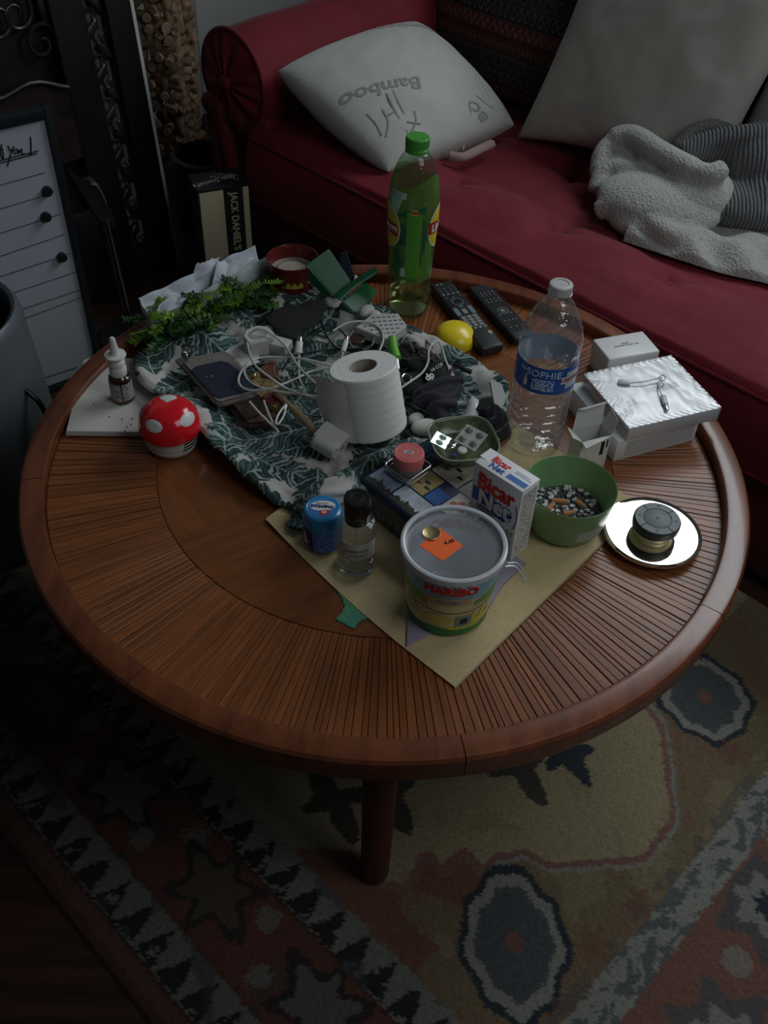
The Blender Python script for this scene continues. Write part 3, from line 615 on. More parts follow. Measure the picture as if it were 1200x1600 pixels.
# whiskey gift box
o_, rz, wd, dp, ht = pxbox((308, 299), (388, 287), (283, 275), .35, 0)
jd = thing('whiskey_gift_box', 'black and cream whiskey gift box standing upright behind the table', 'box', o_, rz)
cr_m = mat('cream_card', (.52, .46, .31), .5); bk_m = mat('black_card', (.015, .017, .022), .4); char = mat('charcoal_print', (.055, .06, .07), .5, var=(40, .6))
obox('carton', (0, 0, .012), (wd, dp, ht), cr_m, jd, .0015)
jlid = obox('lid', (-.0008, -.0008, ht-.006), (wd+.0008, dp+.0008, ht+.001), bk_m, jd, .001)
jband = obox('black_band', (wd*.50, -.0006, .0), (wd*.88, .0005, ht-.004), bk_m, jd, 0)
obox('black_band', (0, -.0007, .12), (.004, .0005, ht-.004), bk_m, jd, 0)
obox('side_print', (-.0008, .002, .012), (.0005, dp-.004, ht-.004), char, jd, 0)
otext("JACK DANIEL'S", .0255, (wd*.69, -.0008, ht-.094), (0, 0, -1), (1, 0, 0), cream_ink, jband, sx=.92, bold=.0006)
otext("JACK DANIEL'S", .026, (-.001, dp*.5, ht-.13), (0, 0, -1), (0, -1, 0), mat('dim_ink', (.16, .15, .12), .5), jd)
otext("Jack Daniel's", .022, (wd*.40, dp*.42, ht+.0012), (-1, -.25, 0), (.25, -1, 0), mat('pale_ink', (.42, .40, .34), .5), jlid, bold=.0003)
otext("Tennessee\nHONEY", .017, (wd*.66, dp*.60, ht+.0012), (-.8, .35, 0), (-.35, -.8, 0), bpy.data.materials['pale_ink'], jlid)
# black round pot behind it
bb = thing('black_pot', 'round black pot in the dark corner behind the whiskey box', 'pot', L(-.31, .06, 0))
olathe('body', [(0, .004), (.07, .004), (.095, .05), (.10, .20), (.09, .262), (.080, .268), (.075, .26), (.085, .19), (.0, .03)], black_pl, bb, 40)

# ------------------------------------------------------------------ placemat, coasters
def flat_thing(name, label, cat, z): return thing(name, label, cat, (0, 0, z))
fr0 = W(710, 1075, T); e1 = (W(945, 845, T)-fr0).normalized(); e2 = Vector((-e1.y, e1.x, 0))
matm = mat('woven_straw', (.58, .46, .255), .8, var=(14, .12), bump=(500, .3, .001)); nt = matm.node_tree
pm = thing('placemat', 'beige ribbed straw placemat under the tub, perfume and powder box', 'placemat', fr0, math.atan2(e1.y, e1.x))
ribm = bpy.data.meshes.new('rib'); nR = 150; LEN_M, WD_M = .45, .386
x, y = np.meshgrid(np.linspace(0, LEN_M, 6*nR+1), np.linspace(0, WD_M, 40), indexing='ij')
curl = .004*np.exp(-((x-.02)**2+(y-WD_M)**2)/.0016)
zz = .0022+.0007*np.abs(np.sin(x/LEN_M*nR*PI))+curl+.0006*fbm(x, y, 12)
lc = W(415, 815, T)-fr0; lx, ly = lc.dot(e1), lc.dot(e2); x = x+y/WD_M*lx - 0*y; y = y*ly/WD_M; x = x+.010*np.sin(y/ly*PI)*np.exp(-x*9)*-1
top = np.stack([x, y, zz], -1); botm = np.stack([x, y, curl+0*x+.0003], -1)
P = np.concatenate([botm[:, :1], top, botm[:, -1:], ], 1)
gridmesh('woven_field', P, matm, pm, ang=25)
bm = bmesh.new()
for k in range(150):     # looped selvedge
    for yy in (-.0006,):
        tube(bm, [(k*.003, yy, .001), (k*.003+.0012, yy-.0014, .0018), (k*.003+.0024, yy, .001)], .0009, 5)
done('selvedge', bm, mat('selvedge', (.50, .43, .30), .8), pm)['kind'] = 'stuff'

grn = mat('green_burlap', (.10, .33, .20), .9, var=(300, .3)); 
gc = thing('mesh_coaster', 'green open-weave coaster peeping out from under the placemat', 'coaster', W(575, 935, T)); g0 = W(575, 935, T)
bp_ = [Vector(W(*p, T))-g0 for p in ((525, 925), (533, 934), (537, 948), (533, 958), (523, 969), (553, 985), (560, 975), (568, 970), (580, 966), (620, 960), (640, 930), (600, 895), (550, 890))]
poly = [(v.x, v.y) for v in bp_]
oprism('backing', [(x*.985, y*.985) for x, y in poly], .0003, .0009, mat('dark_green_weave', (.03, .12, .08), .9), gc)
bm = bmesh.new(); px_, py_ = np.meshgrid(np.arange(-.07, .07, .0024), np.arange(-.07, .07, .0024)); ok = inpoly(px_, py_, [np.array(p)*.96 for p in poly])
for i, j in zip(*np.nonzero(ok)):
    cx, cy = px_[i, j], py_[i, j]; q = ((i+j) % 2); a, b = (.0013, .0008) if q else (.0008, .0013); box(bm, (cx-a, cy-b, .0008), (cx+a, cy+b, .0016))
done('weave', bm, grn, gc, smooth=False)['kind'] = 'stuff'
felt = mat('lavender_felt', (.32, .28, .36), .9, var=(60, .15), bump=(300, .4, .001))
def star(name, label, pts, z):
    c = W(*pts[0], z); t = thing(name, label, 'coaster', c); poly = [((W(*p, z)-c).x, (W(*p, z)-c).y) for p in pts[1:]]; oprism('felt', poly, 0, .0022, felt, t, .0005); return t
star('star_coaster', 'lavender star-shaped felt coaster under the gummy tub and powder box', [(730, 920), (635, 1011), (696, 980), (765, 950), (785, 915), (823, 881), (790, 860), (740, 800), (700, 850), (640, 830), (650, 890), (637, 960)], T+.0035)
star('star_coaster', 'pinkish star-shaped felt coaster showing beside the green ashtray bowl', [(880, 800), (900, 852), (938, 822), (930, 812), (905, 770), (850, 780), (830, 830), (850, 845)], T+.0035)
ZM = T+.0038

# ------------------------------------------------------------------ leaf print cloth basket
leaf_w = mat('leaf_print_cotton', (.6, .6, .6), .85, attr='pattern', bump=(900, .12, .0005), sheen=.1)
def leaves(x, y):
    c = np.zeros(x.shape+(3,)); c[:] = (.52, .50, .475); rs = np.random.default_rng(11)
    dark = np.array((.007, .026, .026)); mid = np.array((.085, .165, .145)); light = np.array((.33, .41, .38))
    cs = [(cx+rs.uniform(-.025, .025), cy+rs.uniform(-.025, .025)) for cx in np.arange(-.56, .34, .074) for cy in np.arange(-.28, .58, .074)]; rs.shuffle(cs)
    for cx, cy in cs:
        a = rs.uniform(0, 2*PI); Lf = rs.uniform(.13, .21); wd = rs.uniform(.026, .042); k = rs.uniform(-4, 4); tone = rs.uniform(.0, 1)
        ca, sa = math.cos(a), math.sin(a); u = (x-cx)*ca+(y-cy)*sa+Lf/2; v = -(x-cx)*sa+(y-cy)*ca - k*(u-Lf/2)**2
        t = np.clip(u/Lf, 0, 1); hw = wd*np.sin(PI*t**.72); ph = (u-np.abs(v)*.75)/.0095+.8*fbm(x+cx, y, 60, 3)
        s = np.sin(2*PI*ph); big = np.sin(2*PI*ph/3.3+tone*6)
        ins = (u > 0) & (u < Lf) & (np.abs(v) < hw*(.90+.10*np.sin(2*PI*ph/2.1)))
        g = np.clip(.5+.5*s+.3*fbm(u*2, v, 90, 2), 0, 1)[..., None]; half = (.35+.65*(v > 0))[..., None]
        col = dark*(1-g*half) + (mid*(1.5 if tone > .6 else 1))*g*half; col = np.where((big > .1)[..., None] & (s > .1)[..., None], light*(.6+.6*tone), col)
        col = np.where((np.abs(v) < .0011)[..., None], light*1.2, col); col = np.where((np.abs(v) > hw*.86)[..., None] & (s < -.1)[..., None], dark, col)
        c[ins] = col[ins]
    return c
out = [(207, 566, .03), (214, 545, .035), (268, 520, .04), (330, 500, .045), (440, 450, .05), (520, 452, .05), (590, 470, .045), (640, 500, .045), (700, 533, .045), (770, 572, .04), (797, 605, .035), (788, 650, .03), (765, 690, .025), (705, 692, .03), (650, 694, .065), (605, 722, .055), (560, 752, .035), (520, 780, .02), (478, 788, .020), (435, 783, .020), (385, 744, .030), (330, 690, .038), (288, 642, .042), (240, 612, .036), (214, 590, .034)]
rim = cr([W(x, y, T+h) for x, y, h in out], 30, True); NA = len(rim); cen = Vector((-.13, .13, T))
rim = [rim[i] for i in range(NA)]
Q = np.concatenate([np.linspace(0, .84, 90), np.linspace(.845, 1.0, 44), 1+np.linspace(.01, .16, 26)]); NQ = len(Q)
rx = np.array([[p.x-cen.x, p.y-cen.y, p.z-T] for p in rim]); th = np.arctan2(rx[:, 1], rx[:, 0]); rad = np.hypot(rx[:, 0], rx[:, 1]); hh = rx[:, 2]
P = np.zeros((NA, NQ, 3)); flat = np.zeros((NA, NQ, 2))
for j, q in enumerate(Q):
    if q <= 1:
        rr = rad*q; e = np.clip((q-.70)/.24, 0, 1); e = e*e*(3-2*e); lip = np.clip((q-.965)/.035, 0, 1)
        z_ = .017+(np.maximum(hh, .012)-.017)*e - .006*lip**2; fl = rr
    else:
        k = (q-1)/.16; rr = rad - (.004+.03*hh/.045)*math.sin(k*PI/2); z_ = np.maximum(hh-.006, .004)*(1-k)+.001; fl = rad+hh*1.3*k
    X = cen.x+rr*np.cos(th); Y = cen.y+rr*np.sin(th); fo = .0085*fbm(X*1.0, Y, 26, 3)*(1 if q <= 1 else 1-(q-1)/.16) + .0035*np.sin(th*17+2.5*np.sin(th*5)+q*4)*min(1, q*q*1.4)*(1 if q <= 1 else 1-(q-1)/.16)
    z_ = np.maximum(z_+fo*min(1, .35+q), .0012+(.004 if q < 1 else 0)); P[:, j] = np.stack([X, Y, T+z_], -1); flat[:, j] = np.stack([cen.x+fl*np.cos(th), cen.y+fl*np.sin(th)], -1)
P[:, 0] = P[:, 0].mean(0)
bk = gridmesh('cloth_basket', P, leaf_w, None, leaves(flat[..., 0], flat[..., 1]), wrap=True, ang=180); tag(bk, 'soft tray of white cloth printed with dark green leaves, filled with clutter', 'fabric tray')
def bz(x, y):
    """height of the cloth under a point"""
    a = math.atan2(y-cen.y, x-cen.x); r = math.hypot(x-cen.x, y-cen.y); i = int(np.argmin(np.abs(np.angle(np.exp(1j*(th-a)))))); j = int(np.argmin(np.abs(Q[:134]-r/rad[i]))); return P[i, j, 2]
# the twisted corner of the cloth, hanging over the placemat
ct = cr([W(560, 752, T+.045), W(530, 762, T+.045), W(500, 772, T+.04), W(481, 788, T+.03), W(469, 806, T+.018), W(462, 826, T+.009)], 10)
n, m = len(ct), 30; Pt = np.zeros((n, m, 3))
for i, p in enumerate(ct):
    t = i/(n-1); r_ = .020*(1-t)**.8+.0065+.006*max(0, t-.85)*6; tg = (ct[min(n-1, i+1)]-ct[max(0, i-1)]).normalized(); sd = tg.cross(Vector((0, 0, 1))).normalized(); up_ = sd.cross(tg)
    for j in range(m):
        a = 2*PI*j/m; q = r_*(1+.22*math.sin(5*a+t*9)); v = p+sd*q*math.cos(a)+up_*q*.55*math.sin(a); v.z = max(v.z, ZM+.0005 if t > .5 else T+.008); Pt[i, j] = v
cl_ = leaves(Pt[..., 0]*1.3+.02, Pt[..., 1]*1.3+Pt[..., 2])
o = gridmesh('twisted_corner', np.concatenate([Pt, Pt[:, :1]], 1), leaf_w, bk, np.concatenate([cl_, cl_[:, :1]], 1))

# ------------------------------------------------------------------ napkin, spray, mushroom vacuum
nc = W(170, 630, T); npk = thing('paper_napkin', 'folded white paper napkin under the nasal spray at the table edge', 'napkin', nc)
tissue = mat('tissue_paper', (.60, .59, .54), .9, var=(8, .06), bump=(260, .25, .001), sheen=.1)
po4 = [Vector(W(*p, T))-nc for p in ((103, 683), (131, 568), (150, 561), (300, 572), (262, 600), (236, 684))]
for k, (dz, sc) in enumerate(((0, 1.0), (.0028, .99), (.0056, .975))):
    b_ = bmesh.new(); pl_ = [(v.x*sc, v.y*sc) for v in (po4[0], po4[1], po4[2], po4[3], po4[4], po4[5])]; prism(b_, pl_, dz, dz+.0024); bmesh.ops.bevel(b_, geom=b_.edges[:], offset=.001, segments=2, affect='EDGES')
    for v in b_.verts: v.co.z += .0012*math.sin(v.co.x*70)+.001*math.sin(v.co.y*55)+.0012
    done('ply', b_, tissue, npk)
crumb = mat('crumbs', (.02, .018, .015), .9)
for px, py in ((147, 632), (171, 652), (199, 668), (205, 664), (191, 656), (207, 655), (196, 674)):
    p = W(px, py, T+.009)-nc; b_ = bmesh.new(); bmesh.ops.create_icosphere(b_, subdivisions=1, radius=.0012, matrix=Matrix.Translation(p+Vector((0, 0, .0014)))); done('speck', b_, crumb, npk)
sp_ = W(193, 623, T+.0095); ns_ = thing('nasal_spray', 'small amber nasal spray bottle with white pump standing on the napkin', 'bottle', sp_, facecam(sp_))
amber = mat('amber_glass', (.035, .014, .008), .12, coat=.5)
olathe('bottle', [(0, 0), (.0165, 0), (.0180, .002), (.0180, .042), (.0170, .047), (.0115, .052), (.0105, .056), (0, .056)], amber, ns_, 36)
lb = printed('spray_label', (.33, .36, .34), (.05, .07, .06), (150, 150, 700), .60); Rc = lambda z: .0180
patch('label', Rc, -1.5, -.12, .008, .040, lb, ns_); patch('label', Rc, .02, 1.6, .008, .040, lb, ns_); patch('orange_band', Rc, -1.5, -.12, .006, .0085, mat('orange_print', (.5, .14, .03), .5), ns_)
olathe('pump', [(.0125, .050), (.0135, .052), (.0135, .064), (.0118, .067), (.0118, .069), (.013, .070), (.013, .076), (.0118, .078), (.0105, .0795), (.0105, .084), (.0165, .0850), (.0172, .0868), (.0165, .0885), (.0085, .090), (.0072, .094), (.0050, .112), (.0045, .1175), (.003, .1195), (0, .120)], white_pl, ns_, 36)
mc = W(270, 695, T); mv = thing('mushroom_vacuum', 'small desk vacuum shaped as a red mushroom with white dots', 'desk vacuum', mc, facecam(mc))
redp = mat('glossy_red_plastic', (.72, .012, .022), .16, coat=.4); ivory = mat('ivory_plastic', (.58, .56, .50), .3)
olathe('base', [(0, .0015), (.030, .0015), (.037, .004), (.0395, .010), (.0400, .0115), (.0395, .0125), (.0410, .018), (.0405, .034), (.0365, .038), (0, .039)], ivory, mv, 48)
cp = lambda t: (.0475*math.cos(t)**.72 if t < PI/2-1e-4 else 0, .036+.048*math.sin(t))
olathe('cap', [(.036, .0370), (.043, .0345), (.0470, .0360)]+[(.0478*max(0, math.cos(t))**.68, .041+.041*math.sin(t)) for t in np.linspace(0, PI/2, 18)], redp, mv, 56)
def cap_pt(a, t, off=.0004): r_, z_ = .0478*max(0, math.cos(t))**.68+off, .041+.041*math.sin(t)+off; return Vector((r_*math.sin(a), -r_*math.cos(a), z_))
for a0, t0, rr in ((-.66, .70, .29), (2.9, 1.36, .26), (.82, .74, .30), (2.1, .5, .24), (-2.0, .5, .24), (3.1, .45, .22)):
    b_ = bmesh.new(); c_ = b_.verts.new(cap_pt(a0, t0)); rings = []
    for k in range(1, 5):
        q = rr*k/4; rings.append([b_.verts.new(cap_pt(a0+q*math.cos(2*PI*i/24)/max(.35, math.cos(t0)), min(1.55, t0+q*.85*math.sin(2*PI*i/24)), .0006 if k < 4 else .0001)) for i in range(24)])
    for i in range(24):
        b_.faces.new((c_, rings[0][i], rings[0][(i+1) % 24]))
        for A_r, B_r in zip(rings, rings[1:]): b_.faces.new((A_r[i], B_r[i], B_r[(i+1) % 24], A_r[(i+1) % 24]))
    done('dot', b_, white_pl, mv)
for k in range(3): patch('vent_slot', lambda z: .0412, .42-k*.03, 1.15-k*.09, .0268-k*.0054, .0296-k*.0054, black_pl, mv, n=16, nz=2, off=.0006)

# ------------------------------------------------------------------ bottles
clear = film('clear_pet', (.95, .965, .975), 2.3, .06, (.75, .8, .85), .08, (70, 1.0)); dew = mat('dew', (.9, .92, .95), .05, trans=1, ior=1.33)
wc = W(832, 690, T); wbt = thing('water_bottle', 'clear empty water bottle with blue label standing right of the cloth tray', 'bottle', wc, facecam(wc))
R_w = .0455
def wr(z):
    if z < .118: return R_w*(1-.075*max(0, math.sin((z-.012)/.0150*2*PI))**.7)
    return R_w
prof = [(0, .006), (.018, .004), (.034, .001), (.041, .003), (.0445, .010)]+[(wr(z)*(1 if z < .12 else 1), z) for z in np.linspace(.014, .118, 90)]+[(.0435, .121), (.0445, .125), (.0462, .128), (.0462, .178), (.0455, .182), (.0462, .186), (.0465, .196), (.0455, .208), (.042, .222), (.036, .238), (.029, .251), (.022, .262), (.0165, .270), (.0145, .274), (.0145, .276)]
olathe('bottle_wall', prof, clear, wbt, 64, ang=80)
olathe('neck_ring', [(.0145, .2745), (.0178, .2745), (.0178, .2765), (.0145, .2770)], clear, wbt, 40)
wcap = mat('milky_cap', (.62, .64, .64), .3, trans=.3); olathe('cap', [(.0158, .2765), (.0168, .277), (.0168, .289), (.0155, .2905), (.011, .2908), (.0105, .2898), (0, .2898)], wcap, wbt, 48)
lbl = mat('blue_label', (.012, .085, .36), .35, var=(60, .12)); back = mat('label_back', (.28, .36, .46), .4)
Rl = lambda z: .0463
wlab = olathe('label', [(.0464, .130), (.0464, .1755)], lbl, wbt, 72); olathe('label_back', [(.0459, .130), (.0459, .1755)], back, wbt, 72)
wraptext('SOPHIE', .0165, lambda z: .0466, -.03, .164, mat('pale_blue_ink', (.50, .68, .85), .4), wlab, name='lettering')
wraptext('Ste-', .009, lambda z: .0466, -.70, .166, bpy.data.materials['pale_blue_ink'], wlab)
fp = printed('label_table', (.03, .12, .40), (.45, .55, .75), (260, 260, 500), .50); patch('fine_print', lambda z: .0466, -.38, .34, .136, .156, fp, wlab)
patch('white_mark', lambda z: .0466, -.66, -.54, .138, .150, white_ink, wlab); patch('white_mark', lambda z: .0466, -.63, -.57, .151, .157, white_ink, wlab)
patch('cartouche', lambda z: .0467, .56, 1.5, .148, .160, white_ink, wlab); patch('cartouche', lambda z: .0467, .74, 1.3, .138, .168, mat('silver_print', (.45, .47, .5), .4), wlab); wraptext('CRISTALINE', .0088, lambda z: .0470, 1.05, .154, mat('dark_red_ink', (.25, .02, .04), .4), wlab, bold=.0002)
bm = bmesh.new()
for k in range(130):
    a = random.uniform(-2.6, 2.6); z = random.choice((random.uniform(.18, .26), random.uniform(.02, .127))); r_ = np.interp(z, [p[1] for p in prof], [p[0] for p in prof]); s_ = random.uniform(.0004, .0012)
    bmesh.ops.create_icosphere(bm, subdivisions=1, radius=s_, matrix=Matrix.Translation((r_*math.sin(a), -r_*math.cos(a), z)))
done('droplets', bm, dew, wbt)['kind'] = 'stuff'
gcn = W(637, 481, T); gb = thing('iced_tea_bottle', 'tall green-capped iced tea bottle with torn lime green label', 'bottle', gcn, facecam(gcn))
gclear = film('greenish_pet', (.72, .86, .74), 1.5, .03, (.4, .5, .35), .05, (60, .4)); glow = film('tea_sleeve', (.62, .86, .52), 1.45, .26, (.2, .45, .1), .15)
gp = [(0, .008), (.02, .004), (.036, .001), (.0395, .006), (.0405, .02), (.0395, .05), (.0385, .085), (.0395, .12), (.0415, .16), (.0432, .20), (.0430, .225), (.0405, .250), (.0352, .272), (.0280, .290), (.0200, .302), (.0150, .305), (.0150, .307)]
gi = lambda z: float(np.interp(z, [p[1] for p in gp], [p[0] for p in gp]))
olathe('bottle_wall', [(a, b) for a, b in gp[:4]]+[(gi(z)*(1+.008*math.sin(z*300)), z) for z in np.linspace(.008, .30, 70)]+gp[-3:], gclear, gb, 64, ang=80)
gcapm = mat('green_cap', (.075, .33, .05), .35); olathe('cap', [(.0190, .3035), (.0198, .304), (.0198, .309), (.0185, .3105), (.0185, .3115), (.0195, .312), (.0195, .3265), (.0180, .3285), (0, .3290)], gcapm, gb, 56)
for k in range(40):
    a = 2*PI*k/40; obox('knurl', (-.0004, -.0200, .313), (.0004, -.0193, .3255), gcapm, gb, 0).rotation_euler = (0, 0, a)
go = lambda z: gi(z)+.0008
patch('sleeve', go, -PI, PI, .084, .272, glow, gb, n=80, nz=40, shape=lambda t: (.080+.006*math.sin(t*9), .262+.010*math.sin(t*12)))
lime = mat('lime_print', (.11, .42, .03), .4); dgr = mat('dark_leaf_print', (.010, .10, .05), .4); yel = mat('yellow_print', (.62, .50, .03), .4); pal = mat('pale_label_print', (.42, .58, .47), .4); redl = mat('label_red', (.34, .012, .02), .4)
patch('lime_panel', go, -.22, .38, .085, .215, lime, gb, n=20, nz=24, off=.0003)
patch('lime_panel', go, .48, 1.0, .09, .15, mat('mid_green_print', (.06, .26, .05), .4), gb, n=12, nz=16, off=.0003, shape=lambda t: (.088, .14+.05*t))
for a0, a1, z0, z1, m_, sh in ((-.55, -.24, .15, .19, dgr, None), (-.75, -.32, .105, .14, dgr, lambda t: (.100+.02*(1-t), .145-.03*t)), (.42, .60, .12, .20, dgr, lambda t: (.12+.02*t, .205-.03*t)), (-.62, -.25, .19, .212, dgr, lambda t: (.205, .207+.012*t)), (.05, .55, .215, .235, dgr, lambda t: (.212, .220+.006*t)), (-1.05, -.35, .09, .12, mat('mid_leaf_print', (.03, .18, .05), .4), lambda t: (.09, .10+.03*t))): patch('leaf_print', go, a0, a1, z0, z1, m_, gb, n=12, nz=10, off=.0005, shape=sh)
patch('pale_print', go, -1.15, -.30, .20, .248, pal, gb, n=20, nz=12, off=.0006, shape=lambda t: (.236-.035*math.sin(PI*min(1, t*1.25)), .247)); wraptext('LOW IN\nSUGAR', .0072, go, -.80, .238, dgr, gb)
def disc(Rf, a0, z0, ra, rz_, m_, off, nm='logo_disc'):
    patch(nm, Rf, a0-ra, a0+ra, 0, 1, m_, gb, n=28, nz=14, off=off, shape=lambda t: (z0-rz_*math.sqrt(max(0, 1-(2*t-1)**2)), z0+rz_*math.sqrt(max(0, 1-(2*t-1)**2))))
for ac in (-1.22, 1.42):
    disc(go, ac, .178, .74, .040, white_ink, .0007); disc(go, ac, .178, .69, .037, yel, .0009)
    patch('red_banner', go, ac-.72, ac+.62, .166, .190, redl, gb, n=24, nz=8, off=.0012, shape=lambda t: (.170-.006*t, .192-.006*t)); wraptext('Lipton', .020, lambda z: go(z)+.0012, ac-.0, .179, white_ink, gb, bold=.0005)
disc(go, .08, .215, .14, .006, mat('tan_print', (.45, .28, .08), .4), .0009); disc(go, .08, .215, .13, .002, redl, .0011)
patch('panel_print', go, -.45, -.22, .088, .106, printed('square_code_free_panel', (.42, .52, .44), (.25, .35, .28), (400, 400, 400), .6), gb, off=.0008)
olathe('tea', [(0, .008), (.034, .006), (.037, .012), (.0375, .03), (.037, .038), (0, .038)], mat('iced_tea', (.88, .78, .45), .05, trans=1, ior=1.33), gb, 48)

# ------------------------------------------------------------------ perfume and chewing gum jar
pc = W(556, 882, ZM); pf = thing('perfume_bottle', 'clear glass perfume bottle with tall black cap on the placemat', 'perfume', pc, facecam(pc)+R(2))
pg = film('perfume_glass', (.93, .94, .93), 1.5, .02); pr_ = .0270
olathe('glass_body', [(0, .0), (.0245, .0), (.0270, .003), (.0270, .078), (.0262, .084), (.0235, .0885), (.0160, .0905), (.0125, .0905)], pg, pf, 56)
olathe('inner_wall', [(0, .013), (.0215, .012), (.0240, .016), (.0242, .074), (.022, .082), (.0120, .0865), (.0120, .0905)], pg, pf, 48)
olathe('thick_base', [(0, .001), (.0240, .001), (.0262, .004), (.0255, .011), (.0215, .0118), (.012, .0112), (0, .0118)], mat('solid_glass', (.85, .87, .87), .03, trans=1, ior=1.48), pf, 48)
olathe('dip_tube', [(.0012, .018), (.0012, .088)], film('dip_tube_film', (.8, .8, .8), 1.5, .2), pf, 10)
olathe('cap', [(.0150, .088), (.0158, .089), (.0158, .0925), (.0150, .0930), (.0158, .0935), (.0165, .0975), (.0165, .0985), (.0172, .0995), (.0178, .110), (.0178, .1285), (.0170, .1300), (.0125, .1302), (.0120, .1295), (0, .1295)], mat('perfume_cap', (.012, .012, .013), .25, coat=.3), pf, 56)
for k, rr in ((0, .0095), (1, .0075)): otube('cap_ring', [(rr*math.cos(t), rr*math.sin(t), .1296) for t in np.linspace(0, 2*PI, 21)[:-1]], .0004, mat('cap_relief', (.05, .05, .05), .3), pf, 6, 2, True)
Rp = lambda z: .0272; plab = patch('paper_label', Rp, -1.15, 1.15, .037, .067, mat('label_paper', (.55, .55, .53), .6), pf, n=30, off=.0002); wraptext('AMBRE NUIT', .0058, lambda z: .0275, .0, .0545, grey_ink, plab); wraptext('CHRISTIAN DIOR', .0026, lambda z: .0275, 0, .0465, grey_ink, plab); wraptext('PARIS', .0018, lambda z: .0275, 0, .0432, grey_ink, plab)
mcn = W(505, 846, ZM); mj = thing('chewing_gum_jar', 'blue plastic chewing gum jar with blue lid behind the perfume', 'jar', mcn, facecam(mcn))
bl1 = mat('translucent_blue', (.03, .28, .62), .25, trans=.15, coat=.3)
olathe('jar_body', [(0, 0), (.0225, 0), (.0262, .003), (.0275, .010), (.0275, .040), (.0265, .048), (.0262, .050)], mat('jar_blue', (.05, .26, .44), .3), mj, 48)
olathe('lid', [(.0262, .046), (.0278, .0465), (.0280, .052), (.0270, .0535), (.0278, .0545), (.0278, .0600), (.0258, .066), (.0225, .0680), (.0205, .0672), (0, .0668)], bl1, mj, 56)
patch('jar_label', lambda z: .0277, -2.2, 2.2, .006, .040, printed('gum_label', (.14, .24, .58), (.03, .06, .25), (260, 260, 900), .53), mj, n=40)
patch('label_left', lambda z: .0279, -1.3, -.55, .006, .041, mat('navy_print', (.012, .025, .14), .4), mj); patch('white_print', lambda z: .0281, -1.15, -.85, .012, .034, white_ink, mj, shape=lambda t: (.012+.004*t, .030+.006*math.sin(t*6))); patch('red_print', lambda z: .0283, -.92, -.68, .020, .026, mat('soft_red', (.5, .05, .06), .4), mj)
patch('white_print', lambda z: .0281, -1.0, -.7, .009, .0105, white_ink, mj)
ws_ = oprism('lid_sticker', [(.0195*math.cos(t), .0195*math.sin(t)) for t in np.linspace(0, 2*PI, 33)[:-1]], .0672, .0676, mat('sticker_blue', (.05, .20, .50), .4), mj); oprism('white_swoosh', [(.0175*math.cos(t), .010*math.sin(t)+.0035) for t in np.linspace(0, 2*PI, 33)[:-1]], .0676, .0678, white_ink, mj)
otext('mentos', .0105, (-.001, .0015, .0679), (-1, .12, 0), (-.12, -1, 0), mat('navy_ink', (.01, .02, .16), .4), mj, bold=.0004); oprism('red_tag', [(-.004, -.0145), (.009, -.0130), (.0085, -.0045), (-.0045, -.006)], .0676, .0679, red_ink, mj); otext('30', .007, (.0022, -.0095, .0680), (-1, -.1, 0), (.1, -1, 0), white_ink, mj, bold=.0004); otext('PURE FRESH', .0032, (-.001, .0085, .0679), (-1, .12, 0), (-.12, -1, 0), grey_ink, mj)

# ------------------------------------------------------------------ gummy tub
tcn = W(698, 944, ZM+.0022); tb = thing('gummy_tub', 'clear round candy tub with coloured band at the front of the placemat', 'tub', tcn, facecam(tcn)+R(0)); THT = .120
frost = film('frosted_pp', (.93, .94, .95), 1.5, .15, (.80, .84, .88), .2)
Rt = lambda z: .0540+(.0640-.0540)*z/THT
olathe('tub_wall', [(0, .002), (.048, .002), (.0525, .0), (.0540, .003), (Rt(.10), .10), (Rt(.112), .112), (.0660, .1125), (.0660, .116), (.0640, .1165)], frost, tb, 72)
fr2 = film('frosted_lid', (.95, .96, .97), 1.6, .15, (.80, .84, .88), .25); rimf = film('lid_rim', (.55, .58, .6), 1.6, .62, (.82, .85, .88), .2)
olathe('lid_panel', [(0, .1150), (.030, .1150), (.058, .1146), (.0608, .1152), (.0615, .1190)], fr2, tb, 72)
olathe('lid_rim', [(.0613, .1190), (.0620, .1215), (.0650, .1222), (.0677, .1210), (.0681, .1175), (.0679, .1120), (.0670, .1115), (.0666, .1160), (.0656, .1195), (.0628, .1198), (.0613, .1190)], rimf, tb, 84)
otube('pull_tab', [(.066, -.026, .116), (.078, -.020, .112), (.088, -.018, .098), (.094, -.022, .088)], .0018, rimf, tb, 8, flat=.6); otube('pull_tab', [(.068, -.021, .117), (.080, -.015, .113), (.090, -.014, .099), (.0955, -.019, .088)], .0012, rimf, tb, 8, flat=.6)
olathe('inner_lining', [(0, .0045), (.049, .0045), (Rt(.006)-.0014, .008), (Rt(.110)-.0014, .110)], film('milky_lining', (.8, .84, .88), 1.4, .78, (.62, .68, .74), .3), tb, 72)
sky = mat('sky_print', (.25, .48, .56), .4); hill = mat('hill_print', (.16, .36, .06), .4, var=(40, .2)); cream = mat('cream_print', (.60, .53, .28), .4, var=(30, .12)); grn2 = mat('dark_green_print', (.02, .20, .04), .4); brn = mat('brown_print', (.22, .10, .05), .4)
T2 = 2*PI
def tpatch(nm, Rf, a0, a1, z0, z1, m, parent, shape=None, **k):
    q = 1.22
    return patch(nm, Rf, a0, a1, z0*q, z1*q, m, parent, shape=(None if shape is None else (lambda t: tuple(v*q for v in shape(t)))), **k)
tpatch('printed_band', Rt, -PI, PI, .012, .088, cream, tb, n=90, nz=6, off=.0005)
tpatch('sky_band', Rt, -PI, PI, .062, .088, sky, tb, n=90, nz=4, off=.0007)
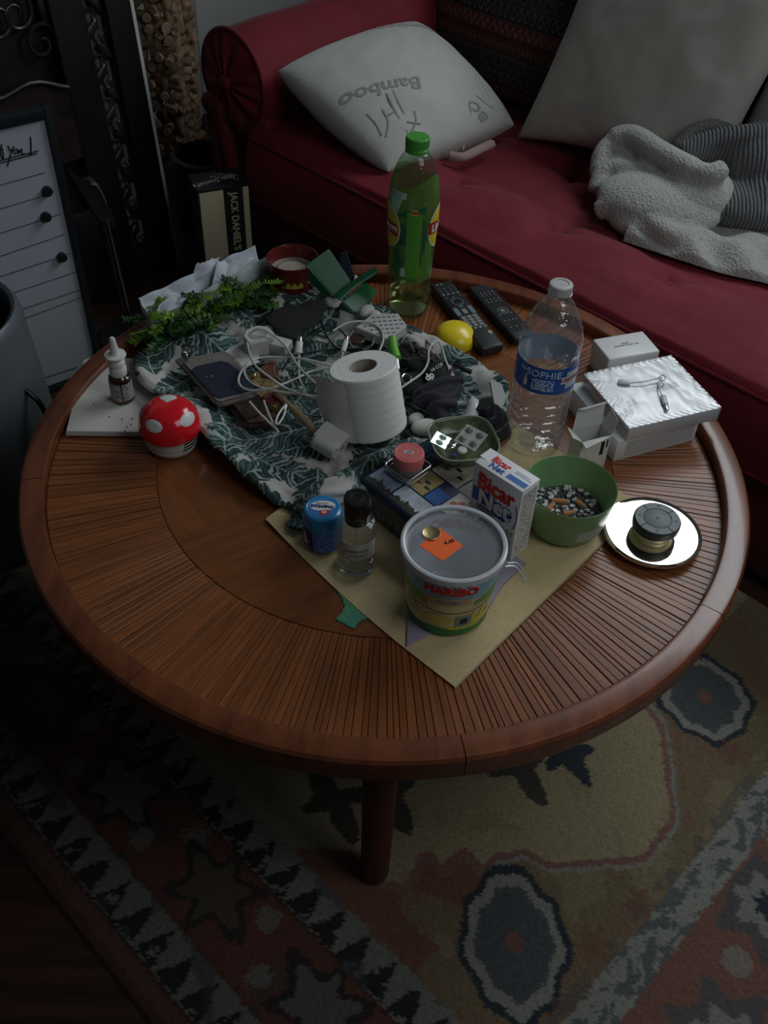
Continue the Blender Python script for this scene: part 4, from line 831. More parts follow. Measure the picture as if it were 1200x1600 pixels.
tpatch('hill_band', Rt, -1.7, -.42, .052, .085, hill, tb, n=40, nz=6, off=.0009, shape=lambda t: (.050+.002*math.sin(t*5), .085-.030*t+.004*math.sin(t*9)))
tpatch('hill_band', Rt, .62, 1.9, .052, .08, hill, tb, n=40, nz=6, off=.0009, shape=lambda t: (.050, .058+.018*t))
tpatch('green_base_band', Rt, -PI, PI, .003, .014, grn2, tb, n=90, nz=4, off=.0009, shape=lambda t: (.002, .013+.002*math.sin(t*30)))
tpatch('line_print', Rt, -1.5, 1.5, .046, .0475, brn, tb, n=50, nz=2, off=.001, shape=lambda t: (.047-.006*math.sin(PI*t), .0485-.006*math.sin(PI*t)))
tpatch('yellow_blob_print', Rt, -.55, .20, .02, .034, mat('soft_yellow', (.62, .50, .12), .4), tb, n=30, nz=8, off=.0011, shape=lambda t: (.0275-.0085*math.sqrt(max(0, 1-(2*t-1)**2)), .0275+.0095*math.sqrt(max(0, 1-(2*t-1)**2))))
tpatch('green_blob_print', Rt, -1.05, -.66, .02, .042, mat('mint_print', (.30, .48, .24), .4), tb, n=16, nz=6, off=.0011, shape=lambda t: (.024+.004*t, .044-.01*abs(2*t-1)))
tpatch('truck_print', Rt, .24, .62, .018, .036, mat('teal_print', (.16, .26, .24), .4), tb, n=10, nz=5, off=.0012); tpatch('truck_print', Rt, .34, .52, .022, .032, ink, tb, n=8, nz=4, off=.0014); tpatch('yellow_print', Rt, .60, 1.1, .020, .036, yel, tb, n=14, nz=4, off=.0011, shape=lambda t: (.016+.01*t, .034+.008*math.sin(t*14))); tpatch('yellow_print', Rt, .1, .9, .013, .017, yel, tb, n=14, nz=3, off=.0012)
tpatch('product_sign', Rt, -.46, .52, .056, .067, mat('tan_sign_print', (.48, .36, .18), .4), tb, n=24, nz=4, off=.0012)
wraptext('GUMMIES', .0068, lambda z: Rt(z)+.0014, .03, .0750, mat('slate_blue_ink', (.20, .25, .36), .4), tb)
for a_ in (.06, PI):
    wraptext('HARIBO', .0205, lambda z: Rt(z)+.0014, a_, .0975, white_ink, tb, sx=.96, bold=.0019); wraptext('HARIBO', .0205, lambda z: Rt(z)+.0022, a_, .0975, red_ink, tb, sx=.96, bold=.0010)
wraptext('HARIBO', .0205, lambda z: Rt(z)-.0026, PI, .094, mat('faded_red_print', (.45, .22, .25), .5), tb, sx=.96, bold=.0008)
# odds and ends inside
for k, (x, y, r_) in enumerate(((.02, .01, .018), (-.015, .02, .014), (.03, -.015, .013))): 
    o = blob('crumpled_wrapper', [('e', tcn+Vector((x, y, .016)), (r_, r_*.8, .011), k), ('e', tcn+Vector((x+.012, y-.006, .019)), (r_*.6, r_*.7, .012), k*2)], [white_ink, mat('purple_wrap', (.16, .08, .2), .4), mat('silver_wrap', (.5, .5, .52), .3, .6)][k], None, .0016, 3); tag(o, ['crumpled white wrapper inside the clear candy tub', 'crumpled purple wrapper inside the clear candy tub', 'crumpled silver wrapper inside the clear candy tub'][k], 'wrapper', 'wrappers in the candy tub')
stx = otube('lolly_stick', [tcn+Vector((-.035, .0, .006)), tcn+Vector((-.02, .012, .05))], .0022, white_pl, None, 8, sub=1); tag(stx, 'thin white stick leaning inside the clear candy tub', 'stick')
rz_ = facecam(tcn); lz = tcn.z+.1152
q = [W(*p, lz) for p in ((655, 853), (688, 826), (724, 853), (692, 877))]; qc = sum(q, Vector())/4
pt = thing('price_sticker', 'orange square price sticker on the candy tub lid', 'sticker', (qc.x, qc.y, lz)); oprism('sticker_paper', [((v-qc).x, (v-qc).y) for v in q], 0, .0004, mat('fluorescent_orange', (.95, .14, .015), .6), pt)
otext('4.49', .0085, (.010, .006, .0005), (.9, .42, 0), (-.42, .9, 0), ink, pt, bold=.0002)
cq = W(674, 833, lz+.002); co = thing('coin', 'brass-coloured coin lying on the orange price sticker', 'coin', (cq.x, cq.y, lz+.0005)); cm_ = mat('coin_brass', (.50, .40, .20), .35, 1)
olathe('coin_disc', [(0, 0), (.0112, 0), (.0118, .0004), (.0118, .0018), (.0112, .0022), (.0104, .0019), (0, .0019)], cm_, co, 40); otext('1', .012, (-.003, 0, .0019), (.9, .3, 0), (-.3, .9, 0), cm_, co, ext=.0003); 

# ------------------------------------------------------------------ powder box
o_, rz, wd, dp, ht = pxbox((742, 721), (817, 769), (767, 700), ZM+.1355, ZM+.0022)
bi = thing('bicarbonate_box', 'upright white cardboard box of bicarbonate powder with red and blue lettering', 'box', o_, rz)
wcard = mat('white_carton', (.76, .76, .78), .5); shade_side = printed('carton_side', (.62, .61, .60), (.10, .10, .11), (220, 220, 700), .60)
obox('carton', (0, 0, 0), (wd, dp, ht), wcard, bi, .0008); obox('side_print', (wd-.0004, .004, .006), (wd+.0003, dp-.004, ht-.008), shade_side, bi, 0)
obox('front_print', (.006, -.0003, .004), (wd-.004, .0004, ht*.40), printed('carton_front', (.60, .60, .62), (.06, .07, .12), (240, 240, 620), .57), bi, 0)
obox('blue_panel', (.003, -.0004, ht*.52), (wd*.42, .0004, ht*.70), blue_ink, bi, 0)
b_ = oprism('blue_arrow', [(wd*.42, ht*.47), (wd*.42, ht*.68), (wd*.90, ht*.60), (wd*.80, ht*.50), (wd*.72, ht*.455)], 0, .0004, blue_ink, bi); b_.matrix_local = Matrix.Translation((0, 0, 0)) @ Matrix.Rotation(PI/2, 4, 'X')
obox('black_panel', (wd*.16, -.0006, ht*.43), (wd*.52, .0004, ht*.50), grey_ink, bi, 0)
otext('Bicar', .039, (wd*.50, -.0008, ht*.815), (1, 0, 0), (0, 0, 1), white_ink, bi, sx=.80, bold=.0018, shear=0)
otext('Bicar', .039, (wd*.50, -.0014, ht*.815), (1, 0, 0), (0, 0, 1), red_ink, bi, sx=.80, bold=.0013)
otext('Net', .039, (wd*.50, -.0007, ht*.605), (1, 0, 0), (0, 0, 1), blue_ink, bi, sx=.90, bold=.0030)
otext('Net', .039, (wd*.50, -.0012, ht*.605), (1, 0, 0), (0, 0, 1), white_ink, bi, sx=.90, bold=.0013)
ar_ = [(wd*.90+.006*math.cos(t)*1.0, 0, ht*.60+.022*math.sin(t)) for t in np.linspace(-1.3, 1.3, 12)]; otube('blue_arc', [(x, -.0006, z) for x, y, z in ar_], .0009, blue_ink, bi, 6, sub=1)
xr, yr = Vector((1, 0, 0)), Vector((0, 1, 0))
otext('Bicar', .016, (wd*.34, dp*.62, ht+.0004), xr, yr, red_ink, bi, sx=.9, bold=.0005); otext('Net', .015, (wd*.36, dp*.28, ht+.0004), xr, yr, blue_ink, bi, sx=1, bold=.0005)
obox('blue_strip', (wd*.58, dp*.16, ht-.0002), (wd*.97, dp*.42, ht+.0003), mat('mid_blue_print', (.03, .14, .44), .4), bi, 0); obox('thin_print', (wd*.62, dp*.58, ht-.0002), (wd*.95, dp*.62, ht+.0003), mat('pale_blue_print', (.3, .42, .6), .4), bi, 0); obox('thin_print', (wd*.62, dp*.68, ht-.0002), (wd*.90, dp*.71, ht+.0003), bpy.data.materials['pale_blue_print'], bi, 0)
obox('torn_flap', (-.016, dp*.35, ht-.0006), (.012, dp*.95, ht+.0006), wcard, bi, 0).rotation_euler = (0, R(6), 0)

# ------------------------------------------------------------------ ashtray bowl
bc_ = W(880, 815, ZM+.0025); ab = thing('ashtray_bowl', 'green translucent plastic bowl used as an ashtray, half full of ash', 'bowl', bc_, facecam(bc_)); BHt = .072
gpl = mat('soft_green_plastic', (.23, .46, .21), .35, trans=.25, sss=.1)
olathe('bowl_wall', [(0, .0015), (.047, .0015), (.050, .0), (.053, .003), (.0575, .014), (.0640, .060), (.0655, BHt), (.0648, BHt+.0008), (.0640, BHt), (.0622, .058), (.0550, .014), (.050, .005), (0, .004)], gpl, ab, 72)
patch('faded_label', lambda z: .0545+.0098*z/BHt+.0008, .42, 1.15, .016, .038, mat('faded_sticker', (.38, .47, .38), .6), ab, n=14)
olathe('ash_bed', [(.0560, .0200), (.050, .0210), (.03, .0225), (0, .0215)], mat('grey_ash', (.12, .12, .125), .95, var=(180, .6), bump=(200, 1, .004)), ab, 40)
bm = bmesh.new()
for k in range(95):
    a = random.uniform(0, T2); r_ = .046*math.sqrt(random.random()); s_ = random.uniform(.0018, .0058); bmesh.ops.create_icosphere(bm, subdivisions=1, radius=s_, matrix=Matrix.Translation((r_*math.cos(a)-.004, r_*math.sin(a)+.006, .0235+random.uniform(0, .005))) @ Matrix.Rotation(a, 4, 'Z') @ Matrix.Diagonal((1, .7, .45, 1)))
for v in bm.verts: v.co += Vector((random.uniform(-.0008, .0008), random.uniform(-.0008, .0008), random.uniform(-.0006, .0006)))
done('ash_flakes', bm, mat('pale_ash', (.60, .60, .59), .95, var=(120, .5)), ab, smooth=False)['kind'] = 'stuff'
bm = bmesh.new()
for k in range(70):
    a = random.uniform(0, T2); r_ = .044*math.sqrt(random.random()); bmesh.ops.create_icosphere(bm, subdivisions=1, radius=random.uniform(.0008, .0022), matrix=Matrix.Translation((r_*math.cos(a), r_*math.sin(a), .028+random.uniform(0, .003))))
done('char_bits', bm, crumb, ab)['kind'] = 'stuff'
for k, (x, y, a, ln) in enumerate(((-.010, .008, .15, .026), (.006, -.012, .5, .018), (.018, .012, -.6, .016), (-.022, -.008, 1.2, .016))):
    t = thing('cigarette_butt', ['longest orange cigarette butt lying in the ash', 'short cigarette butt at the front of the ashtray', 'small cigarette butt at the right in the ash', 'small cigarette butt at the left in the ash'][k], 'cigarette butt', bc_+Matrix.Rotation(facecam(bc_), 3, 'Z') @ Vector((x, y, .031)), facecam(bc_)+a, 'butts in the ashtray')
    otube('filter', [(-ln/2, 0, 0), (ln*.28, 0, .0005)], .0037, mat('filter_paper', (.45, .19, .07), .8), t, 12, sub=1); otube('burnt_end', [(ln*.28, 0, .0005), (ln/2, 0, .0002)], .0036, mat('scorched_paper', (.25, .22, .2), .9), t, 12, sub=1)

# ------------------------------------------------------------------ polished disc with remote puck
dc = W(1018, 834, T+.008); ld = thing('brass_lid', 'round polished metal lid lying at the right end of the table', 'lid', (dc.x, dc.y, T))
mirr = mat('polished_metal', (.88, .84, .74), .05, 1); 
olathe('lid_plate', [(0, .0125), (.03, .0125), (.0645, .0125), (.0655, .0126), (.0685, .0134), (.0705, .0140), (.0712, .0130), (.0712, .0112), (.0700, .0105), (.060, .0100), (.058, .0), (.0565, .0), (.0565, .0098), (0, .0098)], mirr, ld, 96)
olathe('knob', [(.029, .0125), (.029, .0140), (.0275, .0145), (.0275, .0195), (.0305, .0208), (.0312, .0240), (0, .0240)], mat('pale_brass', (.62, .54, .34), .45, .4), ld, 64)
kp = W(1021, 829, T+.03); 
pk = thing('remote_puck', 'round dark grey light remote resting on the metal lid', 'remote', (dc.x+.002, dc.y+.001, T+.0242), R(-12)); pkm = mat('puck_grey', (.17, .20, .205), .5); pkd = mat('puck_side', (.028, .034, .036), .5)
olathe('puck_body', [(0, 0), (.0310, 0), (.0335, .002), (.0340, .006), (.0338, .0125), (.0325, .0142), (0, .0142)], pkd, pk, 64)
olathe('center_button', [(.0195, .0141), (.0195, .0149), (.0190, .0152), (0, .0152)], pkm, pk, 48)
for k in range(4):
    a0 = k*PI/2+PI/4+.03; b_ = bmesh.new(); lathe(b_, [(.0203, .0140), (.0203, .0149), (.0207, .0152), (.0315, .0152), (.0322, .0147), (.0322, .0140)], 14, a0=a0, a1=a0+PI/2-.05); done('rim_button', b_, pkm, pk)
for x, y in ((.026, 0), (-.026, 0), (0, .026), (0, -.026)): otube('mark', [(x+.0017*math.cos(t), y+.0017*math.sin(t), .0154) for t in np.linspace(0, T2, 13)[:-1]], .00025, ink, pk, 5, 1, True)
otube('mark', [(.0026*math.cos(t), .0022*math.sin(t), .0154) for t in np.linspace(.4, T2+.4, 7)[:-1]], .0003, ink, pk, 5, 1, True)

# ------------------------------------------------------------------ white boxes at the right
wbx = mat('white_gloss_card', (.72, .73, .73), .35); sidew = printed('box_side_print', (.50, .50, .50), (.40, .40, .40), (200, 200, 600), .62)
o_, rz, wd, dp, ht = pxbox((952, 562), (1032, 548), (924, 530), T+.052, T)
t = thing('white_box', 'small closed white box with two lines of print, nearest the sofa', 'box', o_, rz); obox('box_base', (0.0015, .0015, 0), (wd-.0015, dp-.0015, ht-.026), wbx, t, .001); obox('box_lid', (0, 0, ht-.025), (wd, dp, ht), wbx, t, .003, 3)
otext('Clearly\nadvanced in every way', .0052, (wd*.50, dp*.54, ht+.0002), (1, 0, 0), (0, 1, 0), grey_ink, t)
o_, rz, wd, dp, ht = pxbox((966, 690), (1094, 657), (892, 600), T+.042, T)
t = thing('white_box', 'flat white box under the shrink-wrapped one', 'box', o_, rz); obox('carton', (0, 0, 0), (wd, dp, ht), wbx, t, .0015); obox('end_print', (wd*.12, -.0003, .006), (wd*.95, .0004, ht-.006), sidew, t, 0); obox('side_print', (-.0004, dp*.18, .004), (.0004, dp*.5, ht-.008), printed('barcode_side', (.58, .58, .58), (.15, .15, .15), (40, 800, 40), .5), t, 0)
zt = T+.067
o_, rz, wd, dp, ht = pxbox((984, 670), (1127, 637), (904, 586), zt, T+.0425)
t = thing('wrapped_box', 'thin white box in clinging clear shrink wrap on top of the flat white box', 'box', o_, rz); obox('carton', (0.001, .001, 0), (wd-.001, dp-.001, ht-.001), mat('wrapped_card', (.70, .72, .74), .5), t, .001)
obox('brown_edge', (.0004, .002, .002), (.0015, dp-.004, ht-.004), mat('kraft_edge', (.30, .22, .19), .7), t, 0)
gx, gy = np.meshgrid(np.linspace(0, 1, 90), np.linspace(0, 1, 70), indexing='ij')
wz = ht+.0006+.0005*np.abs(fbm(gx*wd*1.6, gy*dp*.7, 40, 2))+.0006*np.exp(-(np.minimum(np.minimum(gx, 1-gx)*wd, np.minimum(gy, 1-gy)*dp)/.012))*np.abs(np.sin(gx*47+3*np.sin(gy*21)))
wr_m = film('shrink_wrap', (.97, .98, .99), 2.6, .16, (.85, .88, .92), .25)
gridmesh('shrink_wrap', np.stack([gx*wd, gy*dp, wz], -1), wr_m, t, ang=180)
bm = box(bmesh.new(), (-.0006, -.0006, .0005), (wd+.0006, dp+.0006, ht+.001), .001); bmesh.ops.delete(bm, geom=[f for f in bm.faces if f.normal.z > .9], context='FACES'); done('shrink_wrap', bm, wr_m, t)
for k in range(22): x = wd*(.46+.36*k/22); obox('barcode_bar', (x, dp*.47, ht-.0004), (x+random.choice((.0007, .0012, .0018)), dp*.56, ht), ink, t, 0)
for k, (s_, l_) in enumerate((("VERRE SECURIT", .0068), ("FILTRE PRIVE\nREF. 0174", .0085))): otext(s_, l_, (wd*(.22-.09*k+.02), dp*(.34-.02*k), ht+.0001), (.30, 1, 0), (-1, .30, 0), grey_ink, t, bold=.0002)
# small adapter cable on it
cz = zt+.004
ad = thing('adapter_cable', 'short white adapter cable lying bent on the shrink-wrapped box', 'cable', (0, 0, 0))
otube('cord', [W(984, 598, cz), W(1002, 597, cz+.002), W(1020, 593, cz+.002), W(1034, 590, cz+.003), W(1030, 598, cz+.003), W(1032, 612, cz+.002), W(1037, 622, cz+.002)], .0012, white_pl, ad, 8)
def plug(A, B, r0, m, parent, nm='plug', flat=.6): return otube(nm, [A, A.lerp(B, .05), A.lerp(B, .95), B], [r0*.8, r0, r0, r0*.8], m, parent, 12, 1, flat=flat)
plug(W(966, 596, cz), W(985, 598, cz), .0052, white_pl, ad); plug(W(1036, 618, cz), W(1040, 632, cz), .0050, white_pl, ad); plug(W(1040, 630, cz), W(1042, 641, cz), .0035, steel, ad, 'metal_tip'); otube('knot', [W(1030, 590, cz+.003), W(1036, 586, cz+.005), W(1040, 591, cz+.003), W(1034, 595, cz+.005)], .0013, white_pl, ad, 8, closed=True)
# opened carton standing behind the bowl
o_ = W(900, 752, T); oc = thing('open_carton', 'small white carton with torn open flaps standing behind the ashtray', 'box', W(898, 742, T), R(24)); cw, cdp, chh = .052, .030, .066
crd = mat('carton_card', (.60, .60, .58), .55); th_ = .0006
for nm, lo, hi in (('front_wall', (0, 0, 0), (cw, th_, chh)), ('back_wall', (0, cdp-th_, 0), (cw, cdp, chh)), ('side_wall', (0, 0, 0), (th_, cdp, chh)), ('side_wall', (cw-th_, 0, 0), (cw, cdp, chh)), ('bottom', (0, 0, 0), (cw, cdp, th_))): obox(nm, lo, hi, crd, oc, 0)
def panel(nm, pts, m, parent, th=.0006):
    P_ = [Vector(p) for p in pts]; nrm = (P_[1]-P_[0]).cross(P_[2]-P_[0]).normalized()*th; bm = bmesh.new(); a = [bm.verts.new(p) for p in P_]; b = [bm.verts.new(p+nrm) for p in P_]; bm.faces.new(a[::-1]); bm.faces.new(b)
    for i in range(len(P_)): bm.faces.new((a[i], a[(i+1) % len(P_)], b[(i+1) % len(P_)], b[i]))
    return done(nm, bm, m, parent)
panel('top_flap', [(0, 0, chh), (cw, 0, chh), (cw, -.004, chh+.003), (0, -.012, chh-.002)], crd, oc)
panel('dust_flap', [(cw, 0, chh), (cw, cdp, chh), (cw+.010, cdp-.002, chh+.028), (cw+.008, .004, chh+.022)], crd, oc)
panel('lid_flap', [(0, cdp, chh), (cw, cdp, chh), (cw+.002, cdp+.006, chh+.036), (.006, cdp+.006, chh+.034)], crd, oc); panel('tuck_flap', [(cw+.002, cdp+.006, chh+.036), (.006, cdp+.006, chh+.034), (.010, cdp-.004, chh+.040), (cw-.002, cdp-.004, chh+.042)], crd, oc)
panel('dust_flap', [(0, 0, chh), (0, cdp, chh), (-.014, cdp-.004, chh+.014), (-.016, .004, chh+.010)], crd, oc)
otext('NOVA', .009, (cw+.0003, cdp*.5, chh*.5), (0, 1, 0), (0, 0, 1), ink, oc) if False else obox('dark_print', (cw*.70, -.0003, chh*.45), (cw*.82, .0001, chh*.85), ink, oc, 0)
obox('dark_print', (cw*.88, -.0003, chh*.65), (cw*.93, .0001, chh*.88), ink, oc, 0); obox('fine_print', (cw*.2, -.0003, chh*.1), (cw*.6, .0001, chh*.8), printed('tiny_print', (.60, .60, .58), (.4, .4, .4), (300, 300, 900), .6), oc, 0)

# ------------------------------------------------------------------ puzzle box with tins, dish
bxt = ZM+.058
A_, B_, C_ = W(563, 747, bxt), W(640, 808, bxt), W(652, 668, bxt); ex = (B_-A_).normalized(); ey = Vector((-ex.y, ex.x, 0)); PW, PD = .172, .150
pz = thing('picture_box', 'dark blue box with printed city photographs under the pink-lidded jar', 'box', (A_.x, A_.y, ZM), math.atan2(ex.y, ex.x)); navyc = mat('navy_card', (.010, .016, .055), .35)
ph_ = bxt-ZM; obox('box_lid', (0, 0, .004), (PW, PD, ph_), navyc, pz, .0015); obox('box_base', (.001, .001, 0), (PW-.001, PD-.001, .02), navyc, pz, .001)
pics = [(.004, .004, .050, .040, (.20, .26, .34), 'low'), (.053, .004, .115, .040, (.36, .42, .47), 'low'), (.004, .043, .050, .088, (.26, .19, .07), 'fig'), (.053, .043, .084, .088, (.30, .24, .10), 'fig'), (.087, .043, .112, .072, (.03, .10, .26), None), (.004, .091, .050, .145, (.12, .22, .38), 'low'), (.053, .091, .105, .145, (.34, .33, .27), 'fig'), (.115, .043, .168, .088, (.42, .42, .38), 'jars'), (.118, .004, .168, .040, (.10, .14, .16), 'low'), (.108, .091, .168, .145, (.30, .28, .25), 'fig')]
for x0, y0, x1, y1, c, kd in pics:
    m_ = mat('photo_print', c, .3, var=(40, .35)); p_ = obox('photo_print', (x0, y0, ph_-.0002), (x1, y1, ph_+.0003), m_, pz, 0)
    if kd == 'low':
        pl_ = [(x0, y0)]+[(x0+(x1-x0)*i/28, y0+(y1-y0)*(.20+.22*random.random()+(.2 if i in (12, 13) else 0))) for i in range(29)]+[(x1, y0)]; oprism('skyline_print', pl_, ph_+.0002, ph_+.0005, mat('skyline_ink', (.035, .035, .03), .4, var=(300, .9)), p_)
    if kd in ('fig',):
        for q in range(3): cx, cy = x0+(x1-x0)*(.25+.25*q), y0+(y1-y0)*(.35+.2*(q % 2)); oprism('figure_print', [(cx+.005*math.cos(t)*(1+.4*math.sin(3*t+q)), cy+.004*math.sin(t)*(1+.4*math.cos(2*t))) for t in np.linspace(0, T2, 15)[:-1]], ph_+.0002, ph_+.0005, [mat('rust_ink', (.16, .05, .03), .4), navyc, ink][q], p_)
    if kd == 'jars':
        for q in range(5): cx, cy = x0+.010+.008*q, y0+.022+.008*(q % 2); oprism('jar_print', [(cx+.0055*math.cos(t), cy+.0055*math.sin(t)) for t in np.linspace(0, T2, 17)[:-1]], ph_+.0002+.0001*q, ph_+.0005+.0001*q, mat('copper_print', (.36, .13, .06), .4, var=(80, .4)), p_)
obox('side_photo', (.004, -.0004, .004), (PW-.004, .0004, ph_-.014), mat('crowd_photo', (.07, .065, .055), .35, var=(130, .95), stretch=(1, 1, .5)), pz, 0)
for k in range(16): x = .01+k*.0098; obox('side_photo_detail', (x, -.0007, .006+.004*(k % 3)), (x+.0045, .0003, .020+.004*((k*7) % 4)), mat('detail_print', [(.16, .15, .14), (.13, .055, .03), (.04, .05, .09), (.20, .20, .20)][k % 4], .4), pz, 0)
# square steel tin
jc = W(637, 737, bxt); tn = thing('steel_tin', 'small square worn steel tin tray under the pink-lidded jar', 'tin', (jc.x, jc.y, bxt+.0008), math.atan2(ex.y, ex.x)+R(4)); s_ = .0245
def rr_poly(s, c, n=5): return [((s-c)*sx_+c*math.cos(a+PI/2*k), (s-c)*sy_+c*math.sin(a+PI/2*k)) for k, (sx_, sy_) in enumerate(((1, 1), (-1, 1), (-1, -1), (1, -1))) for a in np.linspace(0, PI/2, n)]
oprism('tin_floor', rr_poly(s_-.001, .005), 0, .0012, mat('tin_inside', (.06, .09, .085), .4, .5), tn)
for nm, s1, z, r_ in (('rolled_rim', s_, .0125, .0014), ('lower_rim', s_+.0006, .0035, .0010)): otube(nm, [(x, y, z) for x, y in rr_poly(s_, .006)], r_, steel, tn, 8, 1, True)
bm = bmesh.new(); pl_ = rr_poly(s_, .006); a = [bm.verts.new((x, y, 0.0005)) for x, y in pl_]; b = [bm.verts.new((x, y, .0125)) for x, y in pl_]
for i in range(len(pl_)): bm.faces.new((a[i], a[(i+1) % len(pl_)], b[(i+1) % len(pl_)], b[i]))
done('tin_wall', bm, steel, tn); otube('hinge', [(-.010, -s_-.001, .006), (.010, -s_-.001, .006)], .0016, steel, tn, 8, 1)
jz = bxt+.0022; jr = thing('pink_lidded_jar', 'small frosted jar with salmon pink screw lid standing in the steel tin', 'jar', (jc.x, jc.y, jz), facecam(jc)); pinkm = mat('salmon_plastic', (.62, .155, .145), .4, var=(20, .1))
olathe('jar_body', [(0, 0), (.0195, 0), (.0208, .002), (.0208, .020), (0, .020)], mat('frosted_jar', (.42, .40, .39), .35, trans=.3), jr, 40)
olathe('lid', [(.0205, .0165), (.0222, .017), (.0226, .019), (.0226, .0330), (.0216, .0348), (.0185, .0352), (.0178, .0348), (.0165, .0348), (.0160, .0352), (0, .0350)], pinkm, jr, 56)
obox('lid_label', (-.0075, -.0035, .0350), (.0070, .0035, .0354), mat('pale_pink_paper', (.55, .42, .44), .6), jr, 0).rotation_euler = (0, 0, R(-8)); otext('1008', .0045, (0, 0, .0356), (1, -.14, 0), (.14, 1, 0), grey_ink, jr)
# leafy dish with blister packs
dd = W(722, 708, bxt+.0)+Vector((0, .004, 0)); ds = thing('leaf_dish', 'small square green dish full of empty pill packs behind the powder box', 'dish', (dd.x, dd.y, bxt+.0008), R(14))
dm = mat('mottled_green_ceramic', (.13, .17, .09), .25, var=(45, .7), coat=.4)
n, m = 72, 14; P_ = np.zeros((n, m*2, 3)); 
for i in range(n):
    a = T2*i/n; sq = 1/(abs(math.cos(a))**3.4+abs(math.sin(a))**3.4)**(1/3.4)
    for j in range(m): t = j/(m-1); r_ = (.022+.026*t**.8)*sq if j else 0; P_[i, j] = (r_*math.cos(a), r_*math.sin(a), .003+.023*t**2.2)
    for j in range(m): t = 1-j/(m-1); r_ = ((.022+.026*t**.8)+.0018)*sq if j < m-1 else 0; P_[i, m+j] = (r_*math.cos(a), r_*math.sin(a), .0+.0235*t**2.0)
gridmesh('dish_body', P_, dm, ds, wrap=True, ang=180)
otube('rim_glaze', [((.0488/(abs(math.cos(a))**3.4+abs(math.sin(a))**3.4)**(1/3.4))*math.cos(a), (.0488/(abs(math.cos(a))**3.4+abs(math.sin(a))**3.4)**(1/3.4))*math.sin(a), .0255) for a in np.linspace(0, T2, 49)[:-1]], .0012, mat('pale_rim_glaze', (.40, .44, .33), .3, coat=.4), ds, 6, 1, True)
def blister(label, px, py, z, yaw, tilt, w_, h_, cols, rows, m1, empty=True, holes=()):
    c = W(px, py, z); t = thing('blister_pack', label, 'pill pack', c, rot=(R(tilt), R(6), yaw), group='pill packs in the dish'); oprism('foil_card', [(x*w_/2, y*h_/2) for x, y in ((-1, -1), (1, -1), (1, 1), (-1, 1))], 0, .0006, m1, t)
    for i in range(cols):
        for j in range(rows): 
            x, y = (i+.5)/cols*w_-w_/2, (j+.5)/rows*h_-h_/2
            olathe('blister_dome', [(.0062, .0006), (.0058, .0028), (.004, .0042), (0, .0046)], film('blister_film_%d%d' % (i, j), (.75, .82, .78), 1.5, .12), t, 20, c=(x, y, 0)); olathe('torn_foil', [(0, .0008), (.0055, .0008)], mat('dark_foil', (.06, .08, .06), .3, .5), t, 16, c=(x, y, 0))
foilm = mat('dull_foil_card', (.42, .42, .40), .35, .3); bright = mat('bright_foil', (.80, .83, .85), .18, 1, bump=(60, .3, .002))
blister('flat grey blister pack with two empty domes across the green dish', 736, 684, bxt+.028, R(-30), 6, .036, .040, 2, 2, foilm)
blister('shiny silver blister strip standing at the left of the green dish', 689, 688, bxt+.026, R(70), 14, .030, .024, 2, 1, bright)
pll = W(722, 705, bxt+.024); o = olathe('tablet', [(0, 0), (.0068, 0), (.0075, .002), (.0060, .0042), (0, .0050)], white_pl, None, 28); o.location = pll; tag(o, 'round white tablet lying in the green dish', 'tablet')
o = blob('foil_scrap', [('e', W(705, 697, bxt+.024), (.008, .006, .003), .4), ('e', W(709, 690, bxt+.026), (.005, .007, .002), 1.2)], bright, None, .0012, 1); tag(o, 'crumpled scrap of silver foil in the green dish', 'foil')
o = blob('purple_scrap', [('e', W(710, 711, bxt+.020), (.006, .003, .003), .3)], mat('violet_plastic', (.10, .08, .28), .3), None, .001, 1); tag(o, 'tiny violet plastic bit at the front of the green dish', 'scrap')

# ------------------------------------------------------------------ paper roll
rb_, rt_ = W(584, 667, T+.035), W(567, 571, T+.035+.104); ax = (rt_-rb_); RL = ax.length; ax.normalize(); RR = .0525
roll = thing('paper_towel_roll', 'big white paper towel roll leaning on the cloth tray', 'paper roll', rb_, rot=ax.to_track_quat('Z', 'Y').to_euler())
pap = mat('towel_paper', (.78, .78, .75), .95, bump=(420, .5, .0015), sheen=.2); papin = mat('towel_paper_end', (.76, .76, .73), .95, var=(14, .05), bump=(300, .5, .002))
prf = [(.0212, 0), (RR-.002, 0), (RR, .002)]+[(RR+.0004*math.sin(k*2.1), .002+(RL-.004)*k/20) for k in range(1, 20)]+[(RR, RL-.002), (RR-.002, RL)]
olathe('paper_body', prf, pap, roll, 80)
olathe('rolled_end', [(.0210, RL-.0006)]+[(.0210+(RR-.0232)*k/24, RL-.0003-.0003*(k % 2)*(k % 5 == 0)) for k in range(1, 25)], papin, roll, 80, ang=80); olathe('core', [(.0212, RL), (.0203, RL-.001), (.0200, .004), (.0210, 0)], mat('core_card', (.34, .31, .26), .9), roll, 48)
i_ang = math.atan2(CAM.x-rb_.x, -(CAM.y-rb_.y))
inv = roll.rotation_euler.to_matrix().inverted(); vx_ = inv @ Vector((-1, -.25, 0)); a_l = math.atan2(vx_.x, -vx_.y)
n, m = 26, 24; P_ = np.zeros((n, m, 3))
for i in range(n):
    t = i/(n-1); a = a_l+.85-1.05*t; r_ = RR+.0008+.024*t**1.6
    for j in range(m): zz_ = .001+(RL-.004)*j/(m-1); q = r_+.002*math.sin(j*.4+t*3)*t; P_[i, j] = (q*math.sin(a), -q*math.cos(a), zz_*(1-.05*t)+.004*t)
gridmesh('loose_sheet', P_, pap, roll)

